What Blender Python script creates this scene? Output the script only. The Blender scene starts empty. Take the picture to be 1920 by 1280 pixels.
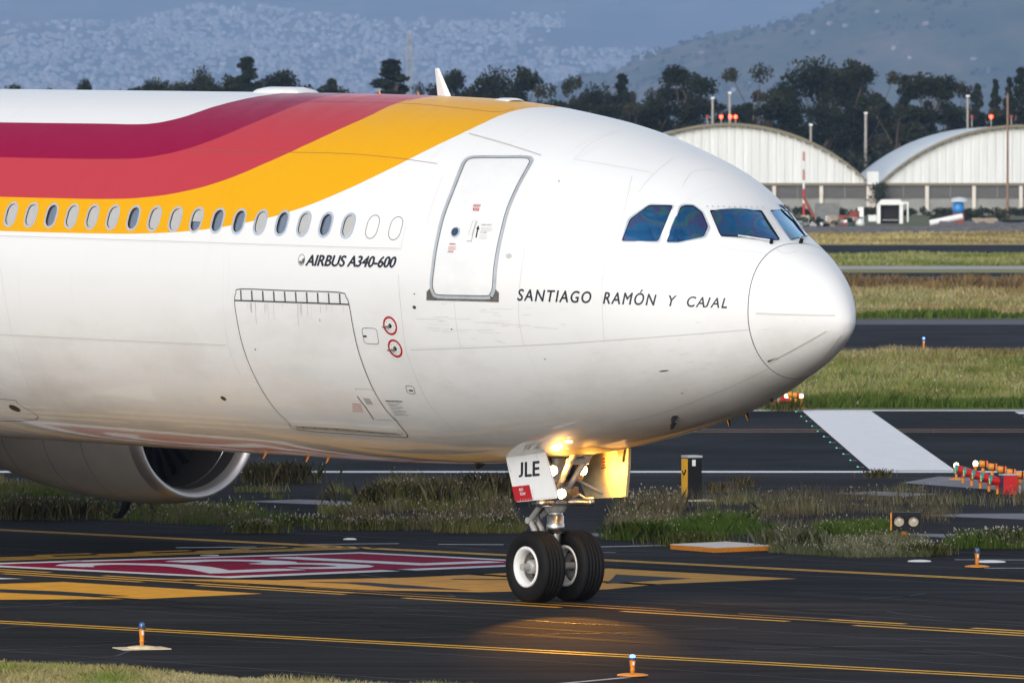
import bpy, bmesh, math, random
import numpy as np
from mathutils import Vector, Matrix
from mathutils.geometry import delaunay_2d_cdt

R = math.radians
random.seed(7)
rng = np.random.default_rng(11)
scene = bpy.context.scene
COL = scene.collection

# ------------------------------------------------------------------ camera, sky, sun, exposure
CAM_H, FOC = 6.65, 16000.0                     # eye height (m); 300 mm lens expressed in pixels of a 1920 px wide frame
PITCH = math.atan(343.0 / FOC)
cam_data = bpy.data.cameras.new('camera')
cam_data.lens, cam_data.sensor_width = 300.0, 36.0
cam_data.clip_start, cam_data.clip_end = 1.0, 90000.0
cam_data.dof.use_dof = True
cam_data.dof.focus_distance = 126.0
cam_data.dof.aperture_fstop = 8.0
cam = bpy.data.objects.new('camera', cam_data)
COL.objects.link(cam)
cam.location = (0, 0, CAM_H)
cam.rotation_euler = (R(90) - PITCH, 0, 0)
scene.camera = cam

SUN_EL, SUN_AZ = R(22), R(198)                 # azimuth measured clockwise from +Y: behind the camera, a little to the left
world = bpy.data.worlds.new('World')
scene.world = world
world.use_nodes = True
wn = world.node_tree
wn.nodes.clear()
w_out = wn.nodes.new('ShaderNodeOutputWorld')
w_bg = wn.nodes.new('ShaderNodeBackground')
w_sky = wn.nodes.new('ShaderNodeTexSky')
w_hsv = wn.nodes.new('ShaderNodeHueSaturation')
w_sky.sky_type = 'NISHITA'
w_sky.sun_disc = False
w_sky.sun_elevation = SUN_EL
w_sky.sun_rotation = SUN_AZ
w_sky.altitude = 2200
w_sky.air_density = 1.0
w_sky.dust_density = 4.0
w_hsv.inputs['Saturation'].default_value = 0.45  # thin high cloud
w_bg.inputs['Strength'].default_value = 0.13
wn.links.new(w_sky.outputs[0], w_hsv.inputs['Color'])
wn.links.new(w_hsv.outputs[0], w_bg.inputs['Color'])
wn.links.new(w_bg.outputs[0], w_out.inputs['Surface'])

sun_data = bpy.data.lights.new('sun', 'SUN')
sun_data.energy = 1.5
sun_data.angle = R(45)
sun_data.color = (1.0, 0.95, 0.88)
sun = bpy.data.objects.new('sun', sun_data)
COL.objects.link(sun)
sd = Vector((math.sin(SUN_AZ) * math.cos(SUN_EL), math.cos(SUN_AZ) * math.cos(SUN_EL), math.sin(SUN_EL)))
sun.rotation_euler = sd.to_track_quat('Z', 'Y').to_euler()
sun.location = (0, -50, 200)

scene.render.engine = 'CYCLES'
scene.cycles.use_denoising = True
scene.cycles.max_bounces = 5
scene.cycles.diffuse_bounces = 2
scene.cycles.glossy_bounces = 3
scene.cycles.volume_bounces = 2
scene.cycles.transparent_max_bounces = 12
scene.cycles.sample_clamp_indirect = 4.0
scene.cycles.caustics_reflective = False
scene.cycles.caustics_refractive = False
vs = scene.view_settings
vs.view_transform, vs.look, vs.gamma, vs.use_curve_mapping = 'Standard', 'None', 1.0, False
vs.exposure = 0.60

# ------------------------------------------------------------------ survey helpers (photograph pixel -> point of the place)
CP, SP = math.cos(PITCH), math.sin(PITCH)

def ray(px, py):
    a, b = (px - 960) / FOC, (640 - py) / FOC
    return np.array([a, CP + b * SP, -SP + b * CP])

def ground(px, py, z=0.0):
    d = ray(px, py)
    t = (z - CAM_H) / d[2]
    return np.array([d[0] * t, d[1] * t, z])

def project(P):
    d = np.asarray(P, float) - np.array([0, 0, CAM_H])
    dep = d[..., 1] * CP - d[..., 2] * SP
    up = d[..., 2] * CP + d[..., 1] * SP
    return np.stack([960 + FOC * d[..., 0] / dep, 640 - FOC * up / dep], -1)

def at(px, Y, z=0.0):
    return np.array([(px - 960) * Y / FOC, Y, z])

def height_at(py, Y):
    d = ray(960, py)
    return CAM_H + d[2] / d[1] * Y

# ------------------------------------------------------------------ object helpers
def tag(o, label=None, category=None, group=None, kind=None):
    if label: o['label'] = label
    if category: o['category'] = category
    if group: o['group'] = group
    if kind: o['kind'] = kind
    return o

def empty(name, loc=(0, 0, 0), rz=0.0):
    o = bpy.data.objects.new(name, None)
    o.empty_display_size = 0.2
    o.location = loc
    o.rotation_euler = (0, 0, rz)
    COL.objects.link(o)
    return o

def link(name, me, parent=None, loc=None, rz=0.0):
    o = bpy.data.objects.new(name, me)
    if loc is not None: o.location = loc
    if rz: o.rotation_euler = (0, 0, rz)
    o.parent = parent
    COL.objects.link(o)
    return o

def mesh_np(name, V, Fq, mat=None, smooth=False, colors=None):
    """V (n,3); Fq list or (m,k) array of faces; colors per vertex (n,3)."""
    me = bpy.data.meshes.new(name)
    V = np.asarray(V, np.float32)
    if isinstance(Fq, np.ndarray):
        m, k = Fq.shape
        me.vertices.add(len(V)); me.vertices.foreach_set('co', V.ravel())
        me.loops.add(m * k); me.loops.foreach_set('vertex_index', Fq.astype(np.int32).ravel())
        me.polygons.add(m)
        me.polygons.foreach_set('loop_start', np.arange(0, m * k, k, dtype=np.int32))
        me.polygons.foreach_set('loop_total', np.full(m, k, np.int32))
        me.update(calc_edges=True)
    else:
        me.from_pydata([tuple(map(float, v)) for v in V], [], [tuple(int(i) for i in f) for f in Fq])
        me.update()
    if smooth:
        me.polygons.foreach_set('use_smooth', np.ones(len(me.polygons), bool))
    if mat: me.materials.append(mat)
    if colors is not None:
        ca = me.color_attributes.new('tint', 'FLOAT_COLOR', 'POINT')
        c4 = np.ones((len(V), 4), np.float32); c4[:, :3] = colors
        ca.data.foreach_set('color', c4.ravel())
    return me

def frame_from(axis):
    a = Vector(axis).normalized()
    h = Vector((0, 0, 1)) if abs(a.z) < 0.9 else Vector((1, 0, 0))
    u = a.cross(h).normalized()
    return a, u, a.cross(u).normalized()

class MB:
    """collects shapes of one part"""
    def __init__(self):
        self.v, self.f, self.sm = [], [], []
    def add(self, vs_, fs_, smooth=False):
        n = len(self.v)
        self.v += [tuple(float(c) for c in p) for p in vs_]
        self.f += [tuple(i + n for i in f) for f in fs_]
        self.sm += [smooth] * len(fs_)
        return self
    def box(self, c, size, rz=0.0, rx=0.0, ry=0.0, taper=1.0):
        M = Matrix.Translation(c) @ Matrix.Rotation(rz, 4, 'Z') @ Matrix.Rotation(ry, 4, 'Y') @ Matrix.Rotation(rx, 4, 'X')
        x, y, z = (s / 2 for s in size)
        vv = [M @ Vector((sx * x * (taper if sz > 0 else 1), sy * y * (taper if sz > 0 else 1), sz * z))
              for sz in (-1, 1) for sx, sy in ((-1, -1), (1, -1), (1, 1), (-1, 1))]
        return self.add(vv, [(3, 2, 1, 0), (4, 5, 6, 7), (0, 1, 5, 4), (1, 2, 6, 5), (2, 3, 7, 6), (3, 0, 4, 7)])
    def tube(self, pts, rad, n=12, cap=True):
        pts = [Vector(p) for p in pts]
        if not hasattr(rad, '__len__'): rad = [rad] * len(pts)
        vv, ff, u = [], [], None
        for i, p in enumerate(pts):
            t = (pts[min(i + 1, len(pts) - 1)] - pts[max(i - 1, 0)]).normalized()
            if u is None:
                _, u, w = frame_from(t)
            else:
                u = (u - t * u.dot(t)).normalized()
            w = t.cross(u)
            for k in range(n):
                a = 2 * math.pi * k / n
                vv.append(p + (u * math.cos(a) + w * math.sin(a)) * rad[i])
        for i in range(len(pts) - 1):
            for k in range(n):
                k2 = (k + 1) % n
                ff.append((i * n + k, i * n + k2, (i + 1) * n + k2, (i + 1) * n + k))
        self.add(vv, ff, True)
        if cap:
            self.add(vv[:n], [tuple(range(n))[::-1]])
            self.add(vv[-n:], [tuple(range(n))])
        return self
    def lathe(self, prof, origin, axis, n=32, smooth=True):
        """prof: (radius, distance along axis)"""
        a, u, w = frame_from(axis)
        o = Vector(origin)
        vv, ff = [], []
        for r, h in prof:
            for k in range(n):
                t = 2 * math.pi * k / n
                vv.append(o + a * h + (u * math.cos(t) + w * math.sin(t)) * r)
        for i in range(len(prof) - 1):
            for k in range(n):
                k2 = (k + 1) % n
                ff.append((i * n + k, i * n + k2, (i + 1) * n + k2, (i + 1) * n + k))
        return self.add(vv, ff, smooth)
    def prism(self, poly, thick):
        """poly: planar list of 3D points, extruded by the vector thick"""
        n = len(poly)
        p = [Vector(q) for q in poly]; t = Vector(thick)
        vv = p + [q + t for q in p]
        return self.add(vv, [tuple(range(n))[::-1], tuple(range(n, 2 * n))] +
                        [(i, (i + 1) % n, (i + 1) % n + n, i + n) for i in range(n)])
    def mesh(self, name, mat):
        me = bpy.data.meshes.new(name)
        me.from_pydata(self.v, [], self.f)
        me.polygons.foreach_set('use_smooth', self.sm)
        me.materials.append(mat)
        bm = bmesh.new(); bm.from_mesh(me)
        bmesh.ops.recalc_face_normals(bm, faces=bm.faces)
        bm.to_mesh(me); bm.free()
        me.update()
        return me
    def build(self, name, mat, parent=None, loc=None, rz=0.0):
        return link(name, self.mesh(name, mat), parent, loc, rz)

# ------------------------------------------------------------------ materials
def srgb(r, g, b):
    f = lambda c: (c / 255 / 12.92) if c / 255 <= .04045 else ((c / 255 + .055) / 1.055) ** 2.4
    return (f(r), f(g), f(b))

MATS = {}
def mat(name, col, rough=0.5, metal=0.0, spec=0.5, coat=0.0, var=0.0, vscale=6.0, bump=0.0, bscale=40.0, emit=None, estr=0.0, tint=False, objcol=False, stretch=None, transl=0.0):
    if name in MATS: return MATS[name]
    m = bpy.data.materials.new(name)
    m.use_nodes = True
    nt = m.node_tree
    b = nt.nodes['Principled BSDF']
    b.inputs['Roughness'].default_value = rough
    b.inputs['Metallic'].default_value = metal
    b.inputs['Specular IOR Level'].default_value = spec
    b.inputs['Coat Weight'].default_value = coat
    b.inputs['Coat Roughness'].default_value = 0.05
    L = nt.links.new
    src = None
    if tint or objcol:
        if tint:
            a = nt.nodes.new('ShaderNodeAttribute'); a.attribute_name = 'tint'; src = a.outputs['Color']
        else:
            a = nt.nodes.new('ShaderNodeObjectInfo'); src = a.outputs['Color']
    co = None
    if var or bump:
        tc = nt.nodes.new('ShaderNodeTexCoord'); co = tc.outputs['Object']
        if stretch:
            mp = nt.nodes.new('ShaderNodeMapping'); mp.inputs['Scale'].default_value = stretch
            L(co, mp.inputs['Vector']); co = mp.outputs['Vector']
    if var:
        nz = nt.nodes.new('ShaderNodeTexNoise'); nz.inputs['Scale'].default_value = vscale; nz.inputs['Detail'].default_value = 8
        nz.inputs['Roughness'].default_value = .65
        L(co, nz.inputs['Vector'])
        mr = nt.nodes.new('ShaderNodeMapRange')
        mr.inputs['From Min'].default_value, mr.inputs['From Max'].default_value = .28, .72
        mr.inputs['To Min'].default_value, mr.inputs['To Max'].default_value = 1 - var, 1 + var
        L(nz.outputs['Fac'], mr.inputs['Value'])
        mx = nt.nodes.new('ShaderNodeVectorMath'); mx.operation = 'SCALE'
        if src: L(src, mx.inputs[0])
        else: mx.inputs[0].default_value = col
        L(mr.outputs['Result'], mx.inputs['Scale'])
        src = mx.outputs['Vector']
    if src: L(src, b.inputs['Base Color'])
    else: b.inputs['Base Color'].default_value = (*col, 1)
    if bump:
        nb = nt.nodes.new('ShaderNodeTexNoise'); nb.inputs['Scale'].default_value = bscale; nb.inputs['Detail'].default_value = 6
        L(co, nb.inputs['Vector'])
        bp = nt.nodes.new('ShaderNodeBump'); bp.inputs['Strength'].default_value = bump; bp.inputs['Distance'].default_value = .02
        L(nb.outputs['Fac'], bp.inputs['Height']); L(bp.outputs['Normal'], b.inputs['Normal'])
    if emit:
        b.inputs['Emission Color'].default_value = (*emit, 1); b.inputs['Emission Strength'].default_value = estr
    if transl:
        tr = nt.nodes.new('ShaderNodeBsdfTranslucent')
        if src: L(src, tr.inputs['Color'])
        else: tr.inputs['Color'].default_value = (*col, 1)
        mxs = nt.nodes.new('ShaderNodeMixShader'); mxs.inputs[0].default_value = transl
        L(b.outputs[0], mxs.inputs[1]); L(tr.outputs[0], mxs.inputs[2])
        L(mxs.outputs[0], nt.nodes['Material Output'].inputs['Surface'])
    MATS[name] = m
    return m

m_steel = mat('bright_steel', (.62, .60, .57), .28, 1.0, var=.12, vscale=12)
m_dsteel = mat('dark_steel', (.16, .15, .14), .4, .9, var=.25, vscale=15)
m_gear = mat('gear_paint', (.42, .41, .39), .4, .2, var=.25, vscale=18)
m_black = mat('black_rubber', (.012, .012, .013), .75)
m_blackp = mat('black_paint', (.009, .010, .012), .5, spec=.2)
m_tyre = mat('tyre_rubber', (.006, .0056, .0056), .7, spec=.22, var=.3, vscale=9)
m_orange = mat('orange_enamel', (.72, .24, .01), .45, var=.15, vscale=14)
m_red = mat('red_enamel', (.55, .012, .01), .4, var=.12, vscale=14)
m_wpaint = mat('white_enamel', (.78, .78, .76), .4, var=.05, vscale=14)
m_conc = mat('pale_concrete', (.55, .5, .43), .85, var=.25, vscale=10)

ORDW = 'first second third fourth fifth sixth seventh eighth ninth tenth eleventh twelfth thirteenth fourteenth fifteenth sixteenth seventeenth eighteenth nineteenth twentieth'.split()
def nth(k): return ORDW[k] if k < 20 else ('twenty-' + ORDW[k - 20] if k < 29 else 'last')
HAZE = 0.000048

# ================================================================== THE SETTING
def asphalt(name, base, streak=(.16, 2.4, 1), dark=.45, light=1.6, rough=.9):
    m = bpy.data.materials.new(name); m.use_nodes = True
    nt = m.node_tree; b = nt.nodes['Principled BSDF']; L = nt.links.new
    tc = nt.nodes.new('ShaderNodeTexCoord')
    mp = nt.nodes.new('ShaderNodeMapping'); mp.inputs['Rotation'].default_value = (0, 0, R(48)); mp.inputs['Scale'].default_value = streak
    L(tc.outputs['Object'], mp.inputs['Vector'])
    n1 = nt.nodes.new('ShaderNodeTexNoise'); n1.inputs['Scale'].default_value = .9; n1.inputs['Detail'].default_value = 9; n1.inputs['Roughness'].default_value = .62
    n2 = nt.nodes.new('ShaderNodeTexNoise'); n2.inputs['Scale'].default_value = 45; n2.inputs['Detail'].default_value = 4
    n3 = nt.nodes.new('ShaderNodeTexNoise'); n3.inputs['Scale'].default_value = .12; n3.inputs['Detail'].default_value = 5
    L(mp.outputs['Vector'], n1.inputs['Vector']); L(tc.outputs['Object'], n2.inputs['Vector']); L(tc.outputs['Object'], n3.inputs['Vector'])
    def rngmap(sock, a, c):
        r = nt.nodes.new('ShaderNodeMapRange'); r.inputs['From Min'].default_value = .3; r.inputs['From Max'].default_value = .7
        r.inputs['To Min'].default_value = a; r.inputs['To Max'].default_value = c; L(sock, r.inputs['Value']); return r.outputs['Result']
    def mul(a, c):
        q = nt.nodes.new('ShaderNodeMath'); q.operation = 'MULTIPLY'; L(a, q.inputs[0]); L(c, q.inputs[1]); return q.outputs[0]
    f = mul(mul(rngmap(n1.outputs['Fac'], dark, light), rngmap(n2.outputs['Fac'], .5, 1.5)), rngmap(n3.outputs['Fac'], .55, 1.55))
    sc = nt.nodes.new('ShaderNodeVectorMath'); sc.operation = 'SCALE'; sc.inputs[0].default_value = base
    L(f, sc.inputs['Scale']); L(sc.outputs[0], b.inputs['Base Color'])
    b.inputs['Roughness'].default_value = rough; b.inputs['Specular IOR Level'].default_value = .03
    bp = nt.nodes.new('ShaderNodeBump'); bp.inputs['Strength'].default_value = .5; bp.inputs['Distance'].default_value = .01
    L(n2.outputs['Fac'], bp.inputs['Height']); L(bp.outputs['Normal'], b.inputs['Normal'])
    return m

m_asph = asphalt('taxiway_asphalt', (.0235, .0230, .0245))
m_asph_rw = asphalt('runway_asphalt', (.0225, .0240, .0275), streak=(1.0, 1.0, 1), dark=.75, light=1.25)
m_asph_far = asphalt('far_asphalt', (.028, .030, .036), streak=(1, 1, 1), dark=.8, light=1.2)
m_turf = mat('turf_soil', (.14, .13, .05), .95, var=.35, vscale=.35, stretch=(.3, 1, 1))
m_dry = mat('dry_turf', (.36, .31, .14), .95, var=.3, vscale=.25, stretch=(.25, 1, 1))
m_green = mat('green_turf', (.20, .22, .06), .95, var=.35, vscale=.3, stretch=(.2, 1, 1))
m_brown = mat('brown_turf', (.20, .13, .055), .95, var=.3, vscale=.4, stretch=(.3, 1, 1))
m_dirt = mat('grey_dirt', (.16, .14, .15), .95, var=.35, vscale=.5)
m_yel = mat('yellow_road_paint', (.70, .33, .025), .6, spec=.04, var=.32, vscale=2.2, stretch=(1, 3, 1))
m_yel2 = mat('yellow_line_paint', (.80, .42, .035), .55, spec=.04, var=.15, vscale=3)
m_ored = mat('red_road_paint', (.30, .0, .034), .8, spec=.04, var=.2, vscale=1.5)
m_wroad = mat('white_road_paint', (.80, .80, .80), .6, spec=.04, var=.08, vscale=2)
m_wworn = mat('worn_white_paint', (.42, .43, .46), .7, var=.4, vscale=3)
m_bkroad = mat('black_road_paint', (.022, .024, .032), .65, spec=.04, var=.3, vscale=4)

def sheet(name, x0, x1, y0, y1, z, m, parent=None):
    o = link(name, mesh_np(name, [(x0, y0, z), (x1, y0, z), (x1, y1, z), (x0, y1, z)], [(0, 1, 2, 3)], m), parent)
    if parent is None: tag(o, kind='structure')
    return o

terrain = sheet('ground', -8300, 8300, -60, 41000, -.03, m_turf)
taxiway = sheet('taxiway', -120, 120, 60, 180.2, 0, m_asph)
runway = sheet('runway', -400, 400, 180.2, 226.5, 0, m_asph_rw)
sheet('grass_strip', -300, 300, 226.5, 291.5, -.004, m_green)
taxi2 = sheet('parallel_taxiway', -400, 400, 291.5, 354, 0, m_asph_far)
sheet('grass_strip', -300, 300, 354, 432, -.004, m_dry)
sheet('grass_strip', -300, 300, 432, 459, -.008, m_brown)
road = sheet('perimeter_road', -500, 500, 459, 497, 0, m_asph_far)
sheet('grass_strip', -300, 300, 497, 598, -.004, m_green)
sheet('gravel_path', -300, 300, 512, 527, .004, mat('pinkish_gravel', (.42, .36, .36), .95, var=.4, vscale=.5, stretch=(.2, 1, 1)))
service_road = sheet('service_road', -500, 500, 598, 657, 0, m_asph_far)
sheet('grass_strip', -400, 400, 657, 765, -.004, mat('straw_turf', (.42, .33, .11), .95, var=.25, vscale=.1, stretch=(.15, 1, 1)))
sheet('dirt_yard', -400, 400, 765, 835, -.006, m_dirt)
sheet('grass_strip', -400, 400, 835, 1200, -.01, mat('yard_turf', (.09, .10, .035), .95, var=.4, vscale=.3))

def ribbon(mb, a, b, width, z, off=0.0):
    a, b = np.array(a[:2], float), np.array(b[:2], float)
    t = (b - a) / np.linalg.norm(b - a); n = np.array([-t[1], t[0]])
    p = [a + n * (off - width / 2), b + n * (off - width / 2), b + n * (off + width / 2), a + n * (off + width / 2)]
    mb.add([(q[0], q[1], z) for q in p], [(0, 1, 2, 3)])

def line_obj(name, a, b, width, mt, parent, z=.004, off=0.0):
    mb = MB(); ribbon(mb, a, b, width, z, off)
    return mb.build(name, mt, parent)

def extend(a, b, ea, eb):
    a, b = a[:2], b[:2]; t = (b - a) / np.linalg.norm(b - a)
    return a - t * ea, b + t * eb

GX0, GY0 = .681, 128.0
# edge lines of the taxiway (pairs of thin stripes)
a, b = extend(ground(0, 1165.7), ground(1920, 1269.5), 40, 30)
for o_ in (-.18, .18): line_obj('yellow_edge_line', a, b, .14, m_yel2, taxiway, off=o_)
a, b = extend(ground(0, 993), ground(1920, 1089), 40, 30)
for o_ in (-.12, .12): line_obj('yellow_edge_line', a, b, .15, m_yel2, taxiway, off=o_)
# enhanced centre line: two solid stripes with dashes on both sides
ca, cb = extend(ground(0, 1071), ground(1920, 1187), 30, 30)
line_obj('yellow_centre_line', ca, cb, .17, m_yel2, taxiway)
ct = (cb - ca) / np.linalg.norm(cb - ca)
clen = np.linalg.norm(cb - ca)
for side, ph in ((-.40, .6), (.40, 2.2)):
    d = ph
    while d < clen - 3:
        line_obj('yellow_dash', ca + ct * d, ca + ct * (d + 3.6), .15, m_yel2, taxiway, off=side)
        d += 5.0
# runway holding position marking: two solid and two broken bars
ha, hb = extend(ground(0, 1050), ground(670, 1028), 12, .4)
ht = (hb - ha) / np.linalg.norm(hb - ha)
for o_ in (0.0, .36): line_obj('holding_bar', ha, hb, .17, m_yel2, taxiway, off=o_)
for k, o_ in enumerate((.72, 1.08)):
    d = .4 + 1.0 * k
    while d < np.linalg.norm(hb - ha) - 1:
        line_obj('holding_dash', ha + ht * d, ha + ht * (d + 1.1), .17, m_yel2, taxiway, off=o_)
        d += 2.0

def flat_poly(name, pts, mt, parent, z=.004, px=True):
    g = [ground(*p) if px else np.array([*p, 0]) for p in pts]
    return link(name, mesh_np(name, [(q[0], q[1], z) for q in g], [tuple(range(len(g)))], mt), parent)

# red mandatory marking with white border and lettering
QA, QB, QC, QD = (ground(*p)[:2] for p in ((-105, 1058), (677, 1035), (1096, 1056), (430, 1083.5)))
def quad_pt(u, v):                              # u along the reading direction, v upwards
    return QD * (1 - u) * (1 - v) + QC * u * (1 - v) + QA * (1 - u) * v + QB * u * v
def quad_rect(name, u0, v0, u1, v1, mt, z):
    q = [quad_pt(u0, v0), quad_pt(u1, v0), quad_pt(u1, v1), quad_pt(u0, v1)]
    return link(name, mesh_np(name, [(p[0], p[1], z) for p in q], [(0, 1, 2, 3)], mt), taxiway)
quad_rect('white_marking_border', 0, 0, 1, 1, m_wroad, .004)
quad_rect('red_marking_field', .045, .075, .955, .925, m_ored, .008)

def text_mesh(s, shear=0.0, bold=0.0, spacing=1.0):
    """flat lettering, cap height 1, baseline 0: vertices (n,2), faces"""
    cu = bpy.data.curves.new('lettering', 'FONT')
    cu.body = s; cu.shear = shear; cu.offset = 0.0; cu.space_character = spacing; cu.resolution_u = 4
    o = bpy.data.objects.new('lettering', cu); COL.objects.link(o)
    dg = bpy.context.evaluated_depsgraph_get()
    me = bpy.data.meshes.new_from_object(o.evaluated_get(dg))
    bpy.data.objects.remove(o)
    v = np.array([p.co[:2] for p in me.vertices]); f = [tuple(p.vertices) for p in me.polygons]
    bpy.data.meshes.remove(me); bpy.data.curves.remove(cu)
    par = list(range(len(v)))                    # a J that drops below the line is set back onto it
    def root(i):
        while par[i] != i: par[i] = par[par[i]]; i = par[i]
        return i
    for q in f:
        for i in q[1:]: par[root(i)] = root(q[0])
    rt = np.array([root(i) for i in range(len(v))])
    for r_ in set(rt):
        m_ = rt == r_; lo = v[m_, 1].min()
        if lo < -.08: v[m_, 1] = (v[m_, 1] - lo) * v[m_, 1].max() / (v[m_, 1].max() - lo)
    return v, f
_h, _ = text_mesh('H')
CAP = _h[:, 1].max()
TEXTS = {}
for key, args in dict(mark=('23L', 0, .03, 1.0), airbus=('AIRBUS A340-600', .26, .05, .98), name=('SANTIAGO  RAMÓN  Y  CAJAL', .24, .028, 1.22),
                      jle=('JLE', 0, .035, 1.0), notow=('NO', 0, .02, 1.0), notow2=('TOW', 0, .02, 1.0), salida=('SALIDA', .1, .02, 1.0), exit=('EXIT', .1, .03, 1.0),
                      abrir=('PARA ABRIR', 0, .02, 1.0), toopen=('TO OPEN', 0, .02, 1.0), peligro=('PELIGRO', 0, .02, 1.0), danger=('DANGER', 0, .02, 1.0),
                      cargo=('CARGO DOOR OPERATION', 0, .02, 1.0)).items():
    v_, f_ = text_mesh(*args)
    v_ = v_ / CAP
    v_[:, 0] -= v_[:, 0].min()
    bd = args[2]
    w0 = v_[:, 0].max()
    if bd > 0:                                   # heavier strokes: overlaid copies, told apart by layer
        lay = [(0, 0), (bd, 0), (-bd, 0), (0, bd * .7), (0, -bd * .7)]
    else:
        lay = [(0, 0)]
    f2 = [tuple(i + k * len(v_) for i in f) for k in range(len(lay)) for f in f_]
    z2 = np.concatenate([np.full(len(v_), .0007 * k) for k in range(len(lay))])
    v2_ = np.concatenate([v_ + np.array(d) for d in lay])
    TEXTS[key] = (v2_, f2, w0, z2)
v_, f_, w_, zl_ = TEXTS['mark']
tv = []
for (x, y), zz in zip(v_, zl_):
    p = quad_pt(.11 + .78 * x / w_, .19 + .62 * y)
    tv.append((p[0], p[1], .012 + zz))
link('white_marking_lettering', mesh_np('white_marking_lettering', tv, f_, m_wroad), taxiway)

# yellow direction markings with black inscriptions
flat_poly('yellow_marking_field', [(-200, 1101), (118, 1090.5), (492, 1112.7), (270, 1122.5), (-200, 1125)], m_yel, taxiway, .004)
flat_poly('black_marking_stroke', [(-100, 1101), (110, 1108.5), (245, 1117.5), (150, 1117.5), (-100, 1106)], m_bkroad, taxiway, .008)
flat_poly('yellow_marking_field', [(318, 1085.3), (520, 1087.3), (760, 1082.8), (1140, 1065.3), (1494, 1084.8), (1240, 1094.5), (1140, 1104.5), (900, 1110), (690, 1106)], m_yel, taxiway, .0045)
flat_poly('black_marking_stroke', [(565, 1090.8), (690, 1092), (790, 1099), (885, 1107), (740, 1102.5), (650, 1094)], m_bkroad, taxiway, .008)
flat_poly('black_marking_stroke', [(845, 1085.5), (960, 1085.5), (960, 1087.2), (850, 1086.8)], m_bkroad, taxiway, .008)
flat_poly('black_arrow_head', [(1155, 1077), (1297, 1084.6), (1135, 1094.2), (1147, 1086)], m_bkroad, taxiway, .008)
flat_poly('white_marking_corner', [(-120, 1079), (44, 1084.6), (-120, 1088)], m_wroad, taxiway, .004)
for p0, p1, w_ in (((330, 1026.5), (480, 1025), .22), ((560, 1020.5), (748, 1018.7), .16), ((822, 1020.2), (944, 1020.8), .2), ((1118, 1025), (1262, 1021.8), .22),
                   ((1112, 1035.2), (1155, 1035.6), .1), ((1790, 1049), (1960, 1049.6), .14), ((1845, 1064.8), (1960, 1064.8), .16), ((975, 1288), (1210, 1266.5), .12),
                   ((1350, 1019.5), (1470, 1021), .12), ((1560, 1013), (1610, 1014), .12)):
    line_obj('worn_white_line', ground(*p0), ground(*p1), w_, m_wworn, taxiway)
for pts in ([(1650, 1000), (1780, 1008), (1960, 1003), (1960, 998), (1780, 1001)], [(1720, 966), (1960, 975), (1960, 962), (1800, 963)], [(1690, 905), (1960, 925), (1960, 900), (1760, 893)],
            [(1560, 925), (1700, 931), (1760, 926), (1640, 921)], [(450, 940), (640, 947), (700, 942), (560, 936)], [(1040, 1003), (1240, 1008), (1240, 1003), (1090, 999)]):
    flat_poly('broken_concrete_patch', pts, mat('weathered_concrete', (.17, .17, .19), .9, var=.45, vscale=2.5), taxiway, .004)
m_crack = mat('sealed_crack_tar', (.006, .006, .007), .6)
m_joint = mat('pale_joint', (.05, .05, .055), .9)
tdir = ct; ndir = np.array([-ct[1], ct[0]])
for k in range(9):
    c0 = np.array([GX0, GY0]) + ndir * (-14 + 3.7 * k + rng.normal(0, .2))
    line_obj('pavement_joint', c0 - tdir * 40, c0 + tdir * 40, .035, m_joint if k % 2 else m_crack, taxiway, .002)
for k in range(34):
    q = np.array([rng.uniform(-9, 9), rng.uniform(110, 150)]); mb = MB(); a_ = rng.choice([0, math.pi / 2]) + rng.normal(0, .25)
    for j in range(int(rng.integers(3, 8))):
        a_ += rng.normal(0, .25); d_ = tdir * math.cos(a_) + ndir * math.sin(a_); q2 = q + d_ * rng.uniform(.5, 1.4); ribbon(mb, q, q2, rng.uniform(.02, .05), .0025); q = q2
    mb.build('sealed_crack', m_crack, taxiway)
for k in range(16):
    c0 = np.array([GX0, GY0]) + ndir * rng.choice([-5.4, -4.2, -.5, .5, 4.2, 5.4, 1.5]) + ndir * rng.normal(0, .35) + tdir * rng.uniform(-14, 6)
    line_obj('tyre_mark', c0, c0 + tdir * rng.uniform(5, 16), rng.uniform(.15, .35), mat('tyre_rubber_smear', (.009, .009, .010), .8, spec=.05), taxiway, .0030 + .0001 * k)
# runway paint: edge lines, threshold bar, lead-in lines
line_obj('white_edge_line', (-400, 181.1), (400, 181.1), .9, m_wroad, runway)
line_obj('white_edge_line', (-400, 225.2), (400, 225.2), .9, m_wroad, runway)
line_obj('threshold_bar', (8.55, 181.8), (8.55, 224.6), 1.8, m_wroad, runway, .006)
for k in range(2): line_obj('yellow_lead_line', (-400, 207.6 + k * 1.7), (400, 207.6 + k * 1.7), .28, mat('faded_orange_paint', (.42, .2, .06), .6, var=.2, vscale=1), runway)
for k in range(6): line_obj('threshold_key', (13.2, 223.0 - k * 3.6), (43, 223.0 - k * 3.6), 1.8, m_wroad, runway, .006)
line_obj('orange_edge_line', (-400, 298.5), (400, 298.5), .5, MATS['faded_orange_paint'], taxi2)
line_obj('white_edge_line', (-400, 477), (400, 477), 1.2, m_wworn, road)
line_obj('pale_shoulder', (-400, 347), (400, 347), 11, mat('pale_asphalt', (.075, .08, .095), .85, var=.15, vscale=.4), taxi2, .003)
line_obj('pale_shoulder', (-400, 294), (400, 294), 4.5, MATS['pale_asphalt'], taxi2, .003)

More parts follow.
